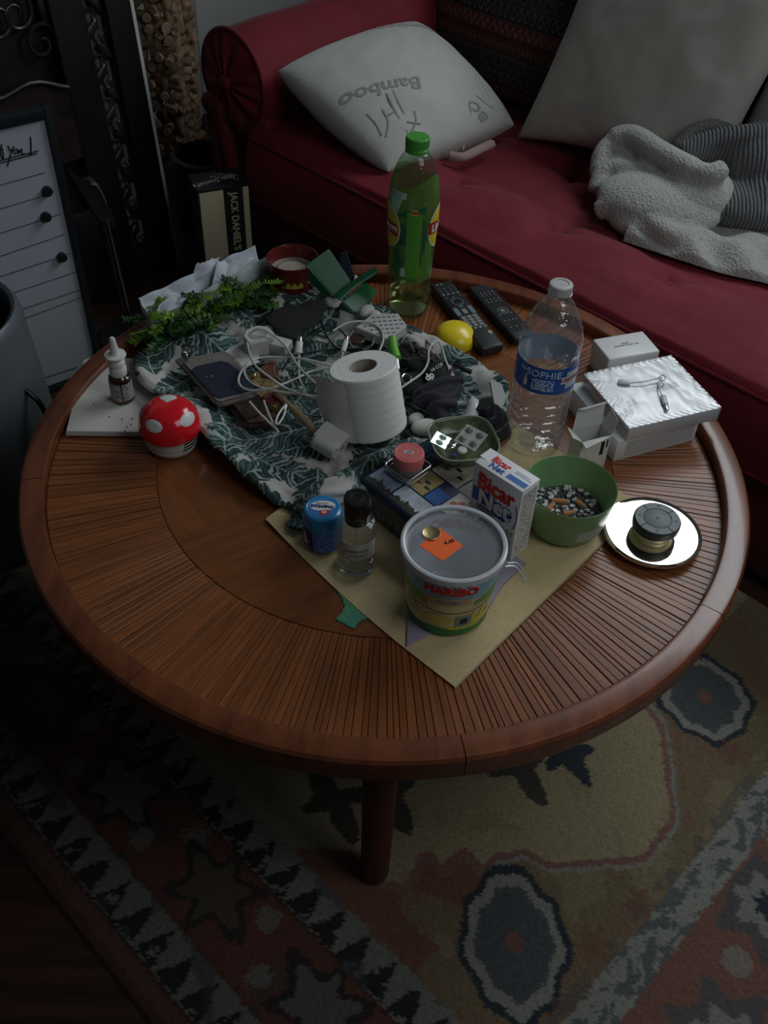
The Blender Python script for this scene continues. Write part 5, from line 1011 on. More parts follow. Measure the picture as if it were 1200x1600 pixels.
# ------------------------------------------------------------------ left rear: paper bag, fern, red pot, green holder
bagm = mat('crumpled_white_paper', (.50, .54, .60), .6, bump=(30, .35, .004)); bagm2 = mat('bag_front_paper', (.40, .44, .44), .55, bump=(30, .4, .005))
bg_o = W(238, 549, T); bag = thing('paper_bag', 'torn open crumpled white paper bag behind the artificial fern', 'bag', bg_o)
def sheet(nm, A, B, C, D, m, parent, amp=.004, n=46, k=26, org=bg_o, jag=0, jag2=0):
    """crumpled sheet between A-B (bottom) and D-C (top)"""
    A, B, C, D = [Vector(q)-org for q in (A, B, C, D)]; P_ = np.zeros((n, k, 3)); nr = (B-A).cross(D-A).normalized()
    for i in range(n):
        s = i/(n-1); top_ = jag*(noise.noise(Vector((s*7, jag2, 0)))) 
        for j in range(k):
            t = j/(k-1); t2 = t*(1+top_); p = A.lerp(B, s).lerp(D.lerp(C, s), t2); q = noise.noise(p*16+Vector((jag2, 3, 0)))+.35*noise.noise(p*40)
            p = p+nr*amp*(abs(q)*2-.5)*2; P_[i, j] = p
    o = gridmesh(nm, P_, m, parent, smooth=True, ang=22); return o
za = T+.004
sheet('front_panel', W(238, 549, za), W(432, 478, za), W(422, 398, T+.085), W(236, 497, T+.062), bagm2, bag, .0022, jag=.05)
sheet('back_panel', W(240, 530, za+.01), W(415, 452, za+.01), W(399, 383, T+.092), W(216, 466, T+.072), bagm, bag, .003, jag=.05, jag2=4)
sheet('side_panel', W(238, 549, za), W(240, 530, za+.01), W(216, 466, T+.072), W(236, 497, T+.062), bagm, bag, .002, n=16)
sheet('torn_fold', W(240, 497, T+.058), W(282, 478, T+.064), W(276, 455, T+.078), W(250, 475, T+.074), bagm, bag, .004, n=20, jag=.2, jag2=9)
sheet('torn_fold', W(330, 450, T+.065), W(372, 425, T+.075), W(398, 402, T+.085), W(340, 408, T+.090), bagm, bag, .0035, n=24, jag=.3, jag2=2)
sheet('torn_fold', W(300, 440, T+.07), W(330, 425, T+.075), W(345, 400, T+.095), W(305, 415, T+.088), bagm, bag, .003, n=20, jag=.2, jag2=5)
# fern
fe = thing('artificial_fern', 'spray of green artificial fern lying along the back of the cloth tray', 'plant', W(350, 490, T)); fo_ = W(350, 490, T)
fern1 = mat('fern_green', (.11, .22, .010), .45, var=(50, .35), rand=.3); fern2 = mat('fern_dark_green', (.02, .075, .012), .5, var=(50, .35), rand=.3)
def frond(p0, p1, sag, ln, m):
    bm = bmesh.new(); pts = cr([p0, p0.lerp(p1, .5)+Vector((0, 0, sag)), p1], 9); tube(bm, pts, .0007, 5)
    N = len(pts)
    for i in range(1, N):
        tg = (pts[i]-pts[i-1]).normalized(); sd = tg.cross(Vector((random.uniform(-.3, .3), random.uniform(-.3, .3), 1))).normalized(); up_ = sd.cross(tg)
        for sgn in (-1, 1):
            l_ = ln*(1-.45*i/N)*random.uniform(.8, 1.2); d_ = (sd*sgn+tg*.35+up_*random.uniform(-.25, .45)).normalized(); w_ = d_.cross(up_).normalized()*l_*.22
            b0 = pts[i]; vs = [bm.verts.new(b0), bm.verts.new(b0+d_*l_*.35+w_), bm.verts.new(b0+d_*l_*.8+w_*.8+up_*.0008), bm.verts.new(b0+d_*l_), bm.verts.new(b0+d_*l_*.8-w_*.8+up_*.0008), bm.verts.new(b0+d_*l_*.35-w_), bm.verts.new(b0+d_*l_*.5+up_*.0014)]
            for k in range(6): 
                q = [vs[0], vs[1], vs[2], vs[3], vs[4], vs[5]]; bm.faces.new((q[k], q[(k+1) % 6], vs[6]))
    for v in bm.verts: v.co -= fo_
    return done('frond', bm, m, fe, recalc=False, ang=60)
random.seed(21)
for k in range(95):
    t = random.random(); bx_, by_ = 266+t*186, 516-t*82; hz = T+random.uniform(.025, .06)
    p0 = W(bx_+random.uniform(-10, 10), by_+random.uniform(-10, 14), hz); a = math.atan2(.28, .30)+random.choice((0, PI))+random.uniform(-.9, .9); l_ = random.uniform(.04, .085)
    p1 = p0+Vector((math.cos(a)*l_, math.sin(a)*l_*.8, random.uniform(-.012, .025))); 
    p1.z = max(p1.z, T+.03); frond(p0, p1, random.uniform(.004, .014), random.uniform(.012, .021), fern1 if random.random() < .5 else fern2)
frond(W(262, 515, T+.05), W(203, 523, T+.055), .004, .006, fern1); frond(W(420, 452, T+.06), W(474, 424, T+.085), .012, .012, fern1); frond(W(360, 470, T+.075), W(440, 440, T+.09), .012, .012, fern1); frond(W(300, 480, T+.07), W(330, 466, T+.09), .01, .011, fern1); frond(W(250, 540, T+.02), W(238, 530, T+.045), .006, .008, fern2)
# red pot
rp = W(457, 402, T+.10); rpt = thing('red_pot', 'translucent red pot with pale wax at the back of the table', 'pot', (rp.x, rp.y, T))
redg = mat('terracotta_red', (.12, .014, .009), .3, coat=.4)
olathe('pot_wall', [(0, .001), (.036, .001), (.040, .004), (.0465, .098), (.0470, .100), (.0455, .1005), (.0440, .098), (.0395, .02), (0, .018)], redg, rpt, 56)
olathe('pale_fill', [(0, .077), (.030, .078), (.0418, .076)], mat('dusty_wax', (.36, .31, .26), .8, var=(40, .2)), rpt, 40); olathe('inner_ring', [(.026, .078), (.027, .081), (.028, .078)], mat('wax_ring', (.22, .18, .15), .8), rpt, 40)
otext('MW', .016, (.0, -.0440, .055), (1, 0, 0), (0, 0, 1), gold, rpt) if False else patch('gold_print', lambda z: .0405+.006*z/.1+.0008, -.2, .5, .060, .074, mat('gold_print', (.45, .35, .05), .4), rpt, shape=lambda t: (.062, .066+.008*abs(math.sin(t*9))))
# green plastic holder
def slab(nm, pts, th_, m, parent, org, bev=.0008):
    P3 = [W(x, y, T+h)-org for x, y, h in pts]; nrm = (P3[1]-P3[0]).cross(P3[2]-P3[0]).normalized()*th_; bm = bmesh.new(); a = [bm.verts.new(p) for p in P3]; b = [bm.verts.new(p-nrm) for p in P3]; bm.faces.new(a[::-1]); bm.faces.new(b)
    for i in range(len(P3)): bm.faces.new((a[i], a[(i+1) % len(P3)], b[(i+1) % len(P3)], b[i]))
    if bev: bmesh.ops.bevel(bm, geom=bm.edges[:], offset=bev, segments=2, affect='EDGES')
    return done(nm, bm, m, parent)
gh0 = W(540, 450, T+.05); gh = thing('green_holder', 'dark green plastic clip-on holder lying on its side on the clutter', 'holder', gh0); gpm = mat('bottle_green_plastic', (.012, .125, .052), .32)
slab('back_plate', [(480, 413, .105), (526, 468, .055), (554, 447, .070), (514, 388, .125)], .004, gpm, gh, gh0, .0012); slab('side_lip', [(480, 413, .105), (526, 468, .055), (524, 478, .040), (478, 432, .080)], .003, gpm, gh, gh0)
slab('tray', [(536, 472, .060), (555, 491, .040), (592, 456, .048), (572, 440, .068)], .022, gpm, gh, gh0, .002)
q = [W(x, y, T+h)-gh0 for x, y, h in ((528, 466, .068), (545, 450, .078), (565, 436, .086), (584, 424, .092))]; bm = tube(bmesh.new(), cr(q, 6), .0085, 14, flat=.45); done('cross_bar', bm, gpm, gh)
slab('end_tab', [(578, 432, .088), (590, 420, .092), (586, 416, .094), (573, 426, .090)], .010, gpm, gh, gh0, .002)
b0_ = W(545, 430, T+.05); sc_ = thing('plastic_scraper', 'dark blue-grey plastic blade sticking up behind the green holder', 'tool', b0_); slab('blade', [(530, 420, .08), (533, 395, .11), (541, 392, .115), (555, 432, .07), (548, 445, .05)], .004, mat('blue_grey_plastic', (.04, .05, .075), .4), sc_, b0_)

# ------------------------------------------------------------------ clutter in the cloth tray
def zt_(px, py, up_=0): p = W(px, py, T+.03); return bz(p.x, p.y)+up_
def tray_thing(name, label, cat, px, py, h, rz=0, group=None): p = W(px, py, T+h); return thing(name, label, cat, p, rz, group)
taupe = mat('taupe_leather', (.19, .17, .15), .6, var=(40, .15), bump=(300, .3, .001)); navl = mat('navy_leather', (.018, .024, .045), .55, bump=(400, .3, .001))
def flat_poly(nm, pts, h0, h1, m, parent, org, bev=.0015):
    q = [W(x, y, T+h1)-org for x, y in pts]; return oprism(nm, [(v.x, v.y) for v in q], T+h0-org.z, T+h1-org.z, m, parent, bev)
ph0 = W(340, 590, T+.03); pw = thing('phone_pouch', 'taupe and navy leather pouch with silver clasp lying on the left of the tray', 'pouch', ph0)
flat_poly('pouch_body', [(283, 566), (296, 556), (352, 546), (362, 552), (405, 606), (400, 614), (345, 630), (335, 627)], .034, .046, taupe, pw, ph0, .004); flat_poly('under_flap', [(273, 562), (284, 556), (345, 630), (333, 626)], .030, .036, taupe, pw, ph0, .001)
flat_poly('navy_panel', [(298, 578), (306, 572), (345, 563), (357, 566), (404, 603), (400, 608), (342, 622), (334, 618)], .0455, .0475, navl, pw, ph0, .0008)
for px, py in ((322, 589), (331, 588)): b_ = bmesh.new(); bmesh.ops.create_uvsphere(b_, u_segments=10, v_segments=6, radius=.0012, matrix=Matrix.Translation(W(px, py, T+.048)-ph0)); done('stud', b_, chrome, pw)
otube('clasp_ring', [W(x, y, T+.052)-ph0 for x, y in ((285, 548), (291, 543), (297, 547), (291, 552))], .0014, chrome, pw, 8, closed=True); otube('clasp_bar', [W(290, 552, T+.050)-ph0, W(295, 562, T+.050)-ph0], .0016, chrome, pw, 8, 1); otube('clasp_bar', [W(288, 549, T+.052)-ph0, W(305, 545, T+.052)-ph0, W(314, 547, T+.050)-ph0], .0018, chrome, pw, 8); otube('clasp_ring', [W(x, y, T+.051)-ph0 for x, y in ((298, 542), (305, 539), (312, 545), (304, 549))], .0010, chrome, pw, 8, closed=True)
wl0 = W(395, 650, T+.03); wl = thing('brown_wallet', 'brown leather wallet half under the phone pouch', 'wallet', wl0); brl = mat('brown_leather', (.075, .042, .034), .45, var=(40, .25), bump=(250, .3, .001))
flat_poly('wallet_body', [(354, 628), (398, 608), (436, 642), (441, 650), (412, 661), (385, 662), (376, 657)], .020, .034, brl, wl, wl0, .004); flat_poly('wallet_flap', [(362, 630), (398, 613), (425, 640), (384, 655)], .0345, .0375, mat('dark_brown_leather', (.05, .03, .025), .4), wl, wl0, .001)
cp0 = W(415, 600, T+.03); cp_ = thing('floral_purse', 'small purse with gold and red floral print under the white cables', 'purse', cp0); flm = mat('floral_gold_print', (.22, .15, .06), .5, var=(110, .95))
flat_poly('purse_body', [(385, 590), (405, 575), (425, 568), (440, 590), (452, 632), (428, 640), (402, 615)], .026, .040, flm, cp_, cp0, .003); flat_poly('red_flower', [(410, 618), (420, 612), (432, 616), (436, 625), (428, 632), (415, 628)], .0405, .0412, mat('dark_red_flower', (.16, .03, .03), .5), cp_, cp0, .0002); flat_poly('brown_flap', [(405, 575), (425, 562), (438, 575), (430, 590), (412, 588)], .041, .044, mat('red_brown_leather', (.14, .05, .035), .5), cp_, cp0, .001)
b_ = bmesh.new(); bmesh.ops.create_uvsphere(b_, u_segments=14, v_segments=8, radius=.0048, matrix=Matrix.Translation(W(397, 587, T+.044)-cp0)); done('snap_button', b_, gold, cp_)
cd0 = W(375, 545, T+.03); cdt = thing('white_card', 'blank white card lying under the white plug adapters', 'card', cd0); flat_poly('card', [(343, 553), (388, 527), (408, 545), (402, 565), (372, 575), (358, 565)], .036, .0375, paper, cdt, cd0, .0003)
gl0 = W(370, 570, T+.04); o = tag(otube('key_tag', [W(366, 565, T+.044), W(372, 572, T+.044), W(378, 585, T+.044)], .006, mat('clear_grey_tag', (.3, .32, .32), .2), None, 10, flat=.3), 'small grey translucent tag peeping from under the navy pouch', 'tag')
# white plug adapter with pins
pa = tray_thing('plug_adapter', 'large white angular plug adapter with two metal pins, left of the cables', 'adapter', 405, 545, .034, R(28)); wadp = mat('adapter_white', (.58, .58, .56), .35)
bm = prism(bmesh.new(), [(-.024, -.020), (.020, -.022), (.027, -.006), (.024, .016), (.008, .026), (-.014, .022), (-.026, .004)], 0, .030); bmesh.ops.bevel(bm, geom=bm.edges[:], offset=.002, segments=2, affect='EDGES'); done('body', bm, wadp, pa); olathe('socket_face', [(0, .0302), (.014, .0302), (.0155, .0312), (.0165, .0302)], mat('adapter_shadow_white', (.48, .48, .46), .4), pa, 32)
for y in (-.006, .008): otube('pin', [(.022, y, .016), (.037, y-.002, .015)], .0021, chrome, pa, 10, 1)
p2 = tray_thing('usb_charger', 'small white block charger beside the larger plug adapter', 'charger', 437, 548, .036, R(-20)); obox('body', (-.017, -.014, 0), (.019, .014, .020), wadp, p2, .003, 3)
for y in (-.004, .006): otube('pin', [(-.016, y, .011), (-.028, y, .011)], .0018, chrome, p2, 8, 1)
def cable(label, pts, r, m, nm='charging_cable', group=None, sub=8, plugs=()):
    t = thing(nm, label, 'cable', W(pts[0][0], pts[0][1], T+pts[0][2]), group=group); o0 = t.location.copy()
    otube('cord', [W(x, y, T+h)-o0 for x, y, h in pts], r, m, t, 10, sub)
    for A, B, r_, m_, n_ in plugs: plug(W(A[0], A[1], T+A[2])-o0, W(B[0], B[1], T+B[2])-o0, r_, m_, t, n_)
    return t
cw_ = mat('cable_white', (.55, .55, .52), .45)
H_ = lambda L_, h0, amp=.008: [(x, y, h0+amp*math.sin(i*1.7)) for i, (x, y) in enumerate(L_)]
cable('white cable forming the tallest loop above the phone pouch', H_([(520, 625), (485, 592), (465, 571), (445, 540), (420, 519), (403, 514), (388, 526), (388, 545), (398, 570), (425, 592), (450, 608), (490, 622), (530, 632)], .068), .0019, cw_)
cable('white cable looping low across the navy pouch corner', H_([(520, 572), (480, 562), (450, 559), (407, 559), (385, 570), (373, 590), (377, 604), (395, 610), (425, 606), (462, 592), (487, 580), (520, 575)], .056, .004), .0019, cw_)
cable('white cable crossing below both other loops towards the roll', H_([(405, 565), (386, 572), (382, 584), (392, 598), (415, 608), (450, 614), (490, 619), (530, 624)], .050, .004), .0018, cw_)
cable('white cable with square plug standing among the loops', H_([(467, 552), (467, 575), (468, 592), (474, 604)], .055, .002), .0017, cw_, plugs=[((468, 534, .066), (466, 552, .058), .0060, white_pl, 'plug'), ((468, 527, .070), (468, 535, .066), .0045, steel, 'metal_tip')])
cable('white cable arching behind the paper roll with slim plug', H_([(520, 517), (545, 504), (575, 503), (594, 514), (599, 530), (594, 545), (588, 560)], .062, .002), .0017, cw_)
cable('white cable end with slim plug left of the roll top', H_([(536, 548), (533, 562), (522, 580)], .058, .002), .0015, cw_, plugs=[((541, 532, .066), (536, 549, .060), .0045, white_pl, 'plug'), ((542, 526, .068), (541, 532, .066), .0032, steel, 'metal_tip')])
cable('white cable rising in a narrow hoop right of the roll', H_([(618, 612), (640, 597), (660, 582), (669, 565), (670, 548), (677, 536), (685, 534), (691, 545), (696, 562), (702, 578)], .060, .003), .0018, cw_, plugs=[((700, 572, .058), (708, 590, .052), .0050, white_pl, 'plug')])
cable('short white cable end crossing the brown wallet', H_([(390, 628), (402, 642), (420, 660), (433, 672), (434, 677)], .048, .001), .0021, cw_); cable('thin white strap meeting the short cable end at the tray front', H_([(412, 626), (419, 645), (428, 664), (434, 675)], .048, .001), .0017, cw_)
tg = tray_thing('metal_cable_clip', 'small white metal pull clip on the short cable end', 'clip', 437, 650, .05); o0 = tg.location.copy(); q = [W(x, y, T+.052)-o0 for x, y in ((447, 632), (440, 640), (433, 652), (431, 662), (437, 660), (443, 650), (446, 640))]; otube('loop', q, .0016, white_pl, tg, 8, 6, True); otube('stem', [W(447, 634, T+.052)-o0, W(444, 640, T+.052)-o0], .0026, white_pl, tg, 8, 1)
cb = mat('cable_black', (.012, .012, .014), .5)
cable('black cable running up past the black pouch', H_([(440, 580), (452, 560), (462, 540), (478, 525), (500, 512), (520, 500)], .046), .0016, cb); cable('black cable curling below the green holder', H_([(500, 498), (508, 520), (520, 538), (534, 546), (560, 545), (580, 540)], .052), .0016, cb)
cable('black cable arching over the white sockets', H_([(472, 548), (485, 530), (505, 515), (525, 512), (540, 525), (545, 540)], .050), .0015, cb); cable('black cable stretched level under the plugs', H_([(462, 556), (490, 550), (520, 546), (555, 548), (580, 545)], .044, .002), .0018, cb); cable('thin black cable along the tray floor near the wallet', H_([(458, 585), (475, 600), (500, 598), (520, 612)], .036, .003), .0013, cb); cable('black cable hooked round the fern tip', H_([(470, 450), (478, 458), (495, 462), (520, 462)], .062, .002), .0014, cb)
gcb = mat('cable_grey', (.16, .16, .155), .5); cable('grey cable coiled round the brown disc', H_([(552, 545), (545, 530), (552, 518), (568, 514), (582, 520), (583, 536), (570, 546), (560, 543)], .052, .002), .0017, gcb); cable('grey cable looped at the tray floor by the wooden stick', H_([(455, 620), (462, 635), (480, 648), (505, 650), (520, 640)], .034, .002), .0013, gcb); cable('grey cable loop beside the red-brown purse flap', H_([(432, 565), (428, 578), (434, 592), (448, 598), (470, 590)], .042, .002), .0013, gcb)
o = olathe('brown_disc', [(0, 0), (.0135, 0), (.0145, .001), (.0145, .004), (.0130, .005), (0, .0046)], mat('dark_brown_plastic', (.045, .028, .022), .4), None, 32); o.location = W(557, 532, T+.044); tag(o, 'dark brown round disc inside the grey cable coil', 'disc')
# black pouch, white scraps
bp0 = W(465, 495, T+.04); bpo = blob('black_pouch', [('e', W(462, 496, T+.052), (.052, .040, .008), R(25)), ('e', W(490, 480, T+.055), (.026, .022, .007), R(10)), ('e', W(432, 500, T+.05), (.022, .018, .006), 0), ('e', W(450, 520, T+.045), (.028, .018, .008), R(-20))], mat('black_felt', (.020, .020, .021), .9, bump=(200, .3, .001)), None, .0022, 4); tag(bpo, 'flat soft black pouch between the fern and the cables', 'pouch')
for k, (lb_, ps) in enumerate((('crumpled white tissue left of the green holder', [((505, 455), (.02, .02, .010)), ((520, 470), (.016, .02, .010))]), ('crumpled white tissue under the holder tray', [((573, 486), (.018, .013, .010)), ((585, 492), (.012, .012, .008))]), ('white tissue scrap between holder bars', [((552, 438), (.010, .012, .010))]))):
    o = blob('crumpled_tissue', [('e', W(*p, T+.048), r_, k+.4*i) for i, (p, r_) in enumerate(ps)], tissue, None, .002, 2); tag(o, lb_, 'tissue')
# perforated grey keypad
kp0 = W(598, 513, T+.05); kp_ = thing('grey_keypad', 'pale grey slotted plastic keypad behind the paper roll', 'keypad', kp0, R(12)); kg = mat('pale_grey_plastic', (.48, .49, .48), .45)
c4 = [W(x, y, T+.058)-kp0 for x, y in ((555, 511), (606, 531), (636, 508), (622, 489), (580, 491))]; Rm = Matrix.Rotation(-R(12), 3, 'Z'); c4 = [Rm @ v for v in c4]
oprism('shell', [(v.x, v.y) for v in c4], -.010, .008, kg, kp_, .0015); lo_x, hi_x = min(v.x for v in c4), max(v.x for v in c4); lo_y, hi_y = min(v.y for v in c4), max(v.y for v in c4)
for i in range(9):
    for j in range(6):
        x, y = lo_x+.008+(hi_x-lo_x-.012)*i/8.5, lo_y+.008+(hi_y-lo_y-.014)*j/5.5
        if inpoly(np.array([x]), np.array([y]), [(v.x*.88+.002, v.y*.88) for v in c4])[0]: obox('slot', (x-.0028, y-.0014, .0078), (x+.0028, y+.0014, .0084), mat('slot_shadow', (.09, .09, .09), .6) if 'slot_shadow' not in bpy.data.materials else bpy.data.materials['slot_shadow'], kp_, 0)
obox('slide_switch', (.012, -.024, -.002), (.018, -.021, .003), black_pl, kp_, 0)
# lighter green marker
mk = thing('green_marker', 'bright green penlike tool with steel tip behind the roll', 'tool', (0, 0, 0)); gm_ = mat('bright_green_plastic', (.13, .42, .04), .35)
otube('barrel', [W(613, 528, T+.065), W(615, 545, T+.06), W(620, 562, T+.055)], [.0055]+[.0085]*15+[.005], gm_, mk, 16); otube('tip', [W(620, 562, T+.055), W(622, 578, T+.05)], .0038, steel, mk, 12, 1)
# bundle of dark keys and chain
ks = thing('key_bundle', 'bundle of tarnished keys and chain between marker and black strap', 'keys', W(645, 555, T+.04)); k0 = W(645, 555, T+.04); tarn = mat('tarnished_metal', (.16, .16, .12), .4, .8, var=(80, .4))
random.seed(5)
for k in range(16):
    p = W(628+k*3.2+random.uniform(-4, 4), 545+random.uniform(-8, 22), T+.044+random.uniform(0, .012))-k0; a = R(-52)+random.uniform(-.5, .5); d_ = Vector((math.cos(a), math.sin(a), random.uniform(-.2, .2)))*.016
    otube('key', [p-d_, p+d_*.2, p+d_], .0021, tarn, ks, 6, 1, flat=.45)
otube('key_ring', [W(x, y, T+.048)-k0 for x, y in ((628, 590), (634, 584), (642, 588), (640, 597), (631, 598))], .0014, chrome, ks, 8, closed=True)
o = blob('black_strap_case', [('e', W(660, 565, T+.040), (.060, .030, .010), R(-50)), ('e', W(688, 582, T+.050), (.024, .028, .012), R(-40)), ('e', W(650, 600, T+.034), (.034, .03, .010), 0)], mat('black_nylon', (.010, .010, .011), .75, bump=(300, .3, .001)), None, .0025, 4); tag(o, 'black nylon case with white lettering right of the paper roll', 'case')
otext('DP', .016, W(668, 588, T+.066), (.75, .66, 0), (-.5, .6, .6), white_ink, None, bold=.0004, name='x') if False else None
q_ = W(671, 588, T+.0635); me_ = otext('dp', .017, (0, 0, 0), (.72, .69, .1), (-.62, .62, .5), white_ink, o, bold=.0005); me_.location = q_; me_ = otext('HI COP', .008, (0, 0, 0), (.72, .69, .1), (-.62, .62, .5), white_ink, o); me_.location = W(683, 574, T+.066)
# dark glove/cloth
gv = mat('charcoal_cloth', (.022, .022, .030), .85, bump=(200, .3, .001), sheen=.1)
o = blob('charcoal_cloth', [('e', W(688, 612, T+.052), (.036, .022, .014), R(20)), ('e', W(668, 622, T+.045), (.026, .026, .014), 0), ('t', [W(655, 615, T+.055), W(685, 598, T+.066), W(722, 594, T+.060)], .0085), ('t', [W(650, 630, T+.05), W(672, 618, T+.066), W(700, 622, T+.060), W(718, 605, T+.055)], .008), ('t', [W(680, 620, T+.060), W(684, 642, T+.05), (W(692, 662, T+.035))], .011), ('e', W(690, 648, T+.040), (.016, .020, .010), 0), ('t', [W(668, 640, T+.05), W(690, 630, T+.062), W(712, 632, T+.052)], .007)], gv, None, .0022, 3); tag(o, 'crumpled charcoal cloth in front of the white cable hoop', 'cloth')
o = blob('white_shell', [('t', [W(738, 622, T+.058), W(740, 640, T+.058), W(732, 656, T+.05), W(715, 666, T+.042), W(703, 668, T+.036)], [.005]*3+[.011]*19+[.005]*3)], mat('glossy_white', (.66, .66, .67), .12, coat=.4), None, .0016, 4); tag(o, 'glossy white curved shell between charcoal cloth and black stacked knob', 'shell')
o = blob('crumpled_tissue', [('e', W(665, 668, T+.036), (.024, .018, .012), .3), ('e', W(650, 655, T+.034), (.014, .012, .010), .8), ('e', W(680, 678, T+.034), (.014, .010, .008), 0)], tissue, None, .002, 2); tag(o, 'crumpled white tissue below the charcoal cloth', 'tissue')
kb = W(771, 690, T); bk0 = thing('black_stacked_knob', 'black tiered plastic lens-like knob beside the water bottle', 'knob', (kb.x-.004, kb.y, T+.004), rot=(R(-8), R(-17), 0)); bkm = mat('satin_black', (.016, .018, .022), .4)
olathe('lower_tier', [(0, 0), (.030, 0), (.033, .003), (.034, .018), (.0335, .030), (.031, .033), (0, .033)], bkm, bk0, 56); olathe('middle_tier', [(.0325, .033), (.0325, .036), (.0265, .037), (.0262, .050), (.0245, .053), (0, .053)], bkm, bk0, 56); olathe('top_tier', [(.0165, .052), (.0170, .066), (.0158, .068), (.0090, .0685), (0, .0675)], bkm, bk0, 48)
olathe('copper_ring', [(.0335, .010), (.0346, .0105), (.0346, .0045), (.0330, .004)], mat('copper_band', (.25, .12, .06), .4, .5), bk0, 56)
o = slab('ivory_tab', [(775, 682, .030), (781, 683, .030), (779, 705, .006), (773, 703, .006)], .006, ivory, None, Vector((0, 0, 0))); tag(o, 'narrow ivory plastic tab at the foot of the water bottle', 'tab')
pn = otube('dark_pen', [W(708, 568, T+.066), W(736, 583, T+.062)], .0032, black_pl, None, 12, 1); tag(pn, 'short dark pen lying on the cloth right of the cable hoop', 'pen')
# fold of plain white cloth right of the knob
o = slab('white_fold', [(762, 596, .050), (782, 600, .046), (790, 622, .034), (778, 660, .012), (770, 668, .010), (772, 630, .035)], .006, mat('white_fold_cloth', (.58, .57, .54), .9), bk, Vector((0, 0, 0)), .002)
# wooden stick and white brick charger in front
o = otube('wooden_stick', [W(428, 612, T+.046), W(470, 650, T+.045), W(500, 684, T+.040)], [.0050]*6+[.0062]*5+[.0062]*6, mat('pale_wood', (.36, .26, .16), .6, var=(30, .2), stretch=(3, 1, 1)), None, 14); tag(o, 'pale round wooden stick running down to the white phone charger', 'stick')
A_, B_ = W(504, 681, T+.046), W(525, 694, T+.040); ch = thing('phone_charger', 'rounded white phone charger brick with port slot at the front of the tray', 'charger', A_, rot=(B_-A_).to_track_quat('X', 'Z').to_euler())
bm = bmesh.new(); prism(bm, [(.016*math.cos(t)*(1 if True else 1), .0125*math.sin(t)) for t in np.linspace(0, T2, 41)[:-1]], -.002, .046); sq_ = [(abs(math.cos(t))**.62*math.copysign(.0125, math.cos(t)), abs(math.sin(t))**.62*math.copysign(.0215, math.sin(t))) for t in np.linspace(0, T2, 41)[:-1]]
bm.free(); bm = prism(bmesh.new(), sq_, -.006, .030); es = [e for e in bm.edges if abs(e.verts[0].co.z-e.verts[1].co.z) < 1e-6]; bmesh.ops.bevel(bm, geom=es, offset=.003, segments=3, affect='EDGES'); bmesh.ops.rotate(bm, verts=bm.verts, matrix=Matrix.Rotation(PI/2, 3, 'Y')); done('body', bm, mat('charger_white', (.58, .575, .55), .3), ch)
ch.scale = (1.2, 1.2, 1.2); obox('port', (.0290, -.0045, -.0012), (.0303, .0045, .0012), ink, ch, 0)
# yellow dome and remotes
yc = W(714, 527, T); ye = thing('yellow_dome', 'yellow plastic dome lid lying behind the cloth tray', 'lid', (yc.x-.004, yc.y-.01, T), rot=(R(4), R(5), 0)); olathe('dome', [(.036, .001), (.0385, .004), (.0380, .010), (.0345, .018), (.027, .0250), (.015, .0295), (0, .031)], mat('yellow_plastic', (.85, .64, .02), .3, coat=.3), ye, 56)
def remote(label, q, z1, body, rows, btn):
    P4 = [W(x, y, z1) for x, y in q]; c = sum(P4, Vector())/4; hd = ((P4[0]+P4[1])/2-(P4[2]+P4[3])/2); Lr = hd.length; a = math.atan2(hd.y, hd.x)-PI/2
    t = thing('remote_control', label, 'remote control', (c.x, c.y, T), a, 'remote controls by the iced tea bottle'); w2 = .0225
    obox('shell', (-w2, -Lr/2, .002), (w2, Lr/2, z1-T), body, t, .005, 4)
    for k, (yf, xs, bw, bh, m) in enumerate(rows):
        for x in xs: obox('button', (x-bw/2, Lr*yf-bh/2, z1-T-.001), (x+bw/2, Lr*yf+bh/2, z1-T+.0014), m, t, .0008, 1)
    return t, Lr, z1-T
gk = mat('grey_button', (.24, .25, .24), .5); dkb = mat('dark_button', (.06, .062, .066), .5); blb = mat('blue_grey_button', (.15, .22, .27), .5); paleb = mat('pale_button', (.42, .36, .28), .5); x3 = (-.0115, 0, .0115); x4 = (-.0145, -.005, .005, .0145)
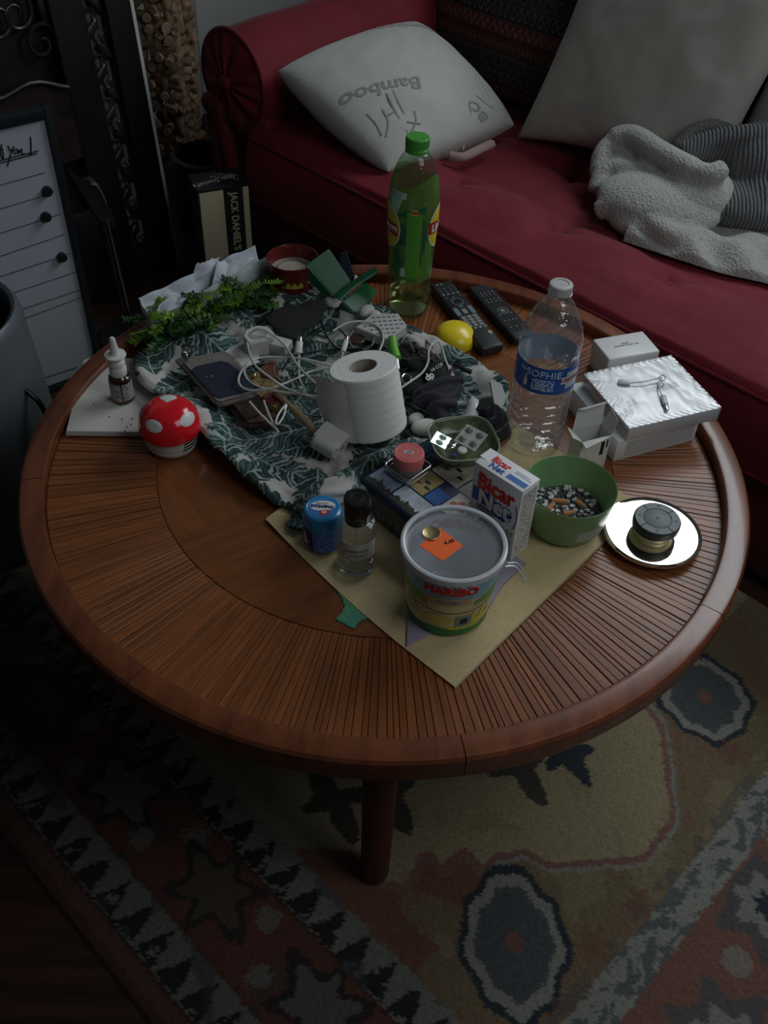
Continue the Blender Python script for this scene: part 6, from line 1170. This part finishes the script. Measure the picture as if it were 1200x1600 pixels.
rows = [(.46, (-.012, -.004), .005, .0035, gk), (.42, (.012,), .006, .0035, dkb)] + [(.39-.032*k, x4, .0062, .0032, [dkb, dkb, dkb, gk][k]) for k in range(4)] + [(.245, (-.0135, .0135), .007, .004, dkb), (.245, (0,), .007, .003, dkb), (.085, (-.014, .014), .008, .003, dkb), (.085, (0,), .010, .003, blb), (.015, (-.0145, .0145), .0095, .024, blb), (.035, (0,), .0095, .005, gk), (.012, (0,), .0095, .005, gk), (-.012, (0,), .0095, .005, gk)] + [(-.075-.043*k, x3, .0098, .0075, gk) for k in range(4)] + [(-.245-.0*k, (-.0145, -.005, .005), .0068, .0055, gk), (-.245, (.0145,), .0068, .0055, gk)]
rm1, L1, h1 = remote('long black remote with grey number keys right of the iced tea bottle', ((676, 441), (700, 438), (784, 537), (757, 546)), T+.020, mat('remote_black', (.018, .019, .021), .4), [(yf*.96+.01, xs, bw, bh, m) for yf, xs, bw, bh, m in rows], None)
olathe('navigation_ring', [(.0075, .0005), (.0080, .0015), (.0125, .0016), (.0135, .0005)], dkb, rm1, 40, c=(0, L1*.165, h1)); olathe('round_button', [(0, .0014), (.0042, .0014), (.005, 0)], paleb, rm1, 20, c=(.0145, -L1*.315, h1)); olathe('center_button', [(0, .0012), (.005, .0012), (.006, 0)], black_pl, rm1, 20, c=(0, L1*.165, h1))
rows = [(.33-.045*k, [(-.012, -.004, .004, .012)[i] for i in range(4)], .0036, .0030, dkb if k in (2,) else gk) for k in range(5)] + [(-.09, (-.012, .012), .004, .003, gk), (-.20, (-.012, -.004, .004, .012), .0036, .003, gk), (-.26, (-.012, -.004, .004, .012), .0036, .003, dkb), (-.32, (-.012, 0, .012), .0036, .003, gk)]
rm2, L2, h2 = remote('shorter matt black remote with dotted keys, the one nearer the sofa', ((730, 447), (765, 441), (836, 520), (806, 530)), T+.019, mat('remote_charcoal', (.022, .025, .03), .5), rows, None)
rface = obox('recessed_face', (-.018, -L2*.40, h2-.0004), (.018, L2*.37, h2+.0002), mat('remote_face', (.012, .013, .015), .4), rm2, 0); olathe('navigation_ring', [(.0055, .0005), (.006, .0012), (.0115, .0013), (.0125, .0005)], dkb, rm2, 40, c=(0, -L2*.03, h2)); olathe('center_button', [(0, .0012), (.004, .0012), (.0045, 0)], gk, rm2, 20, c=(0, -L2*.03, h2))
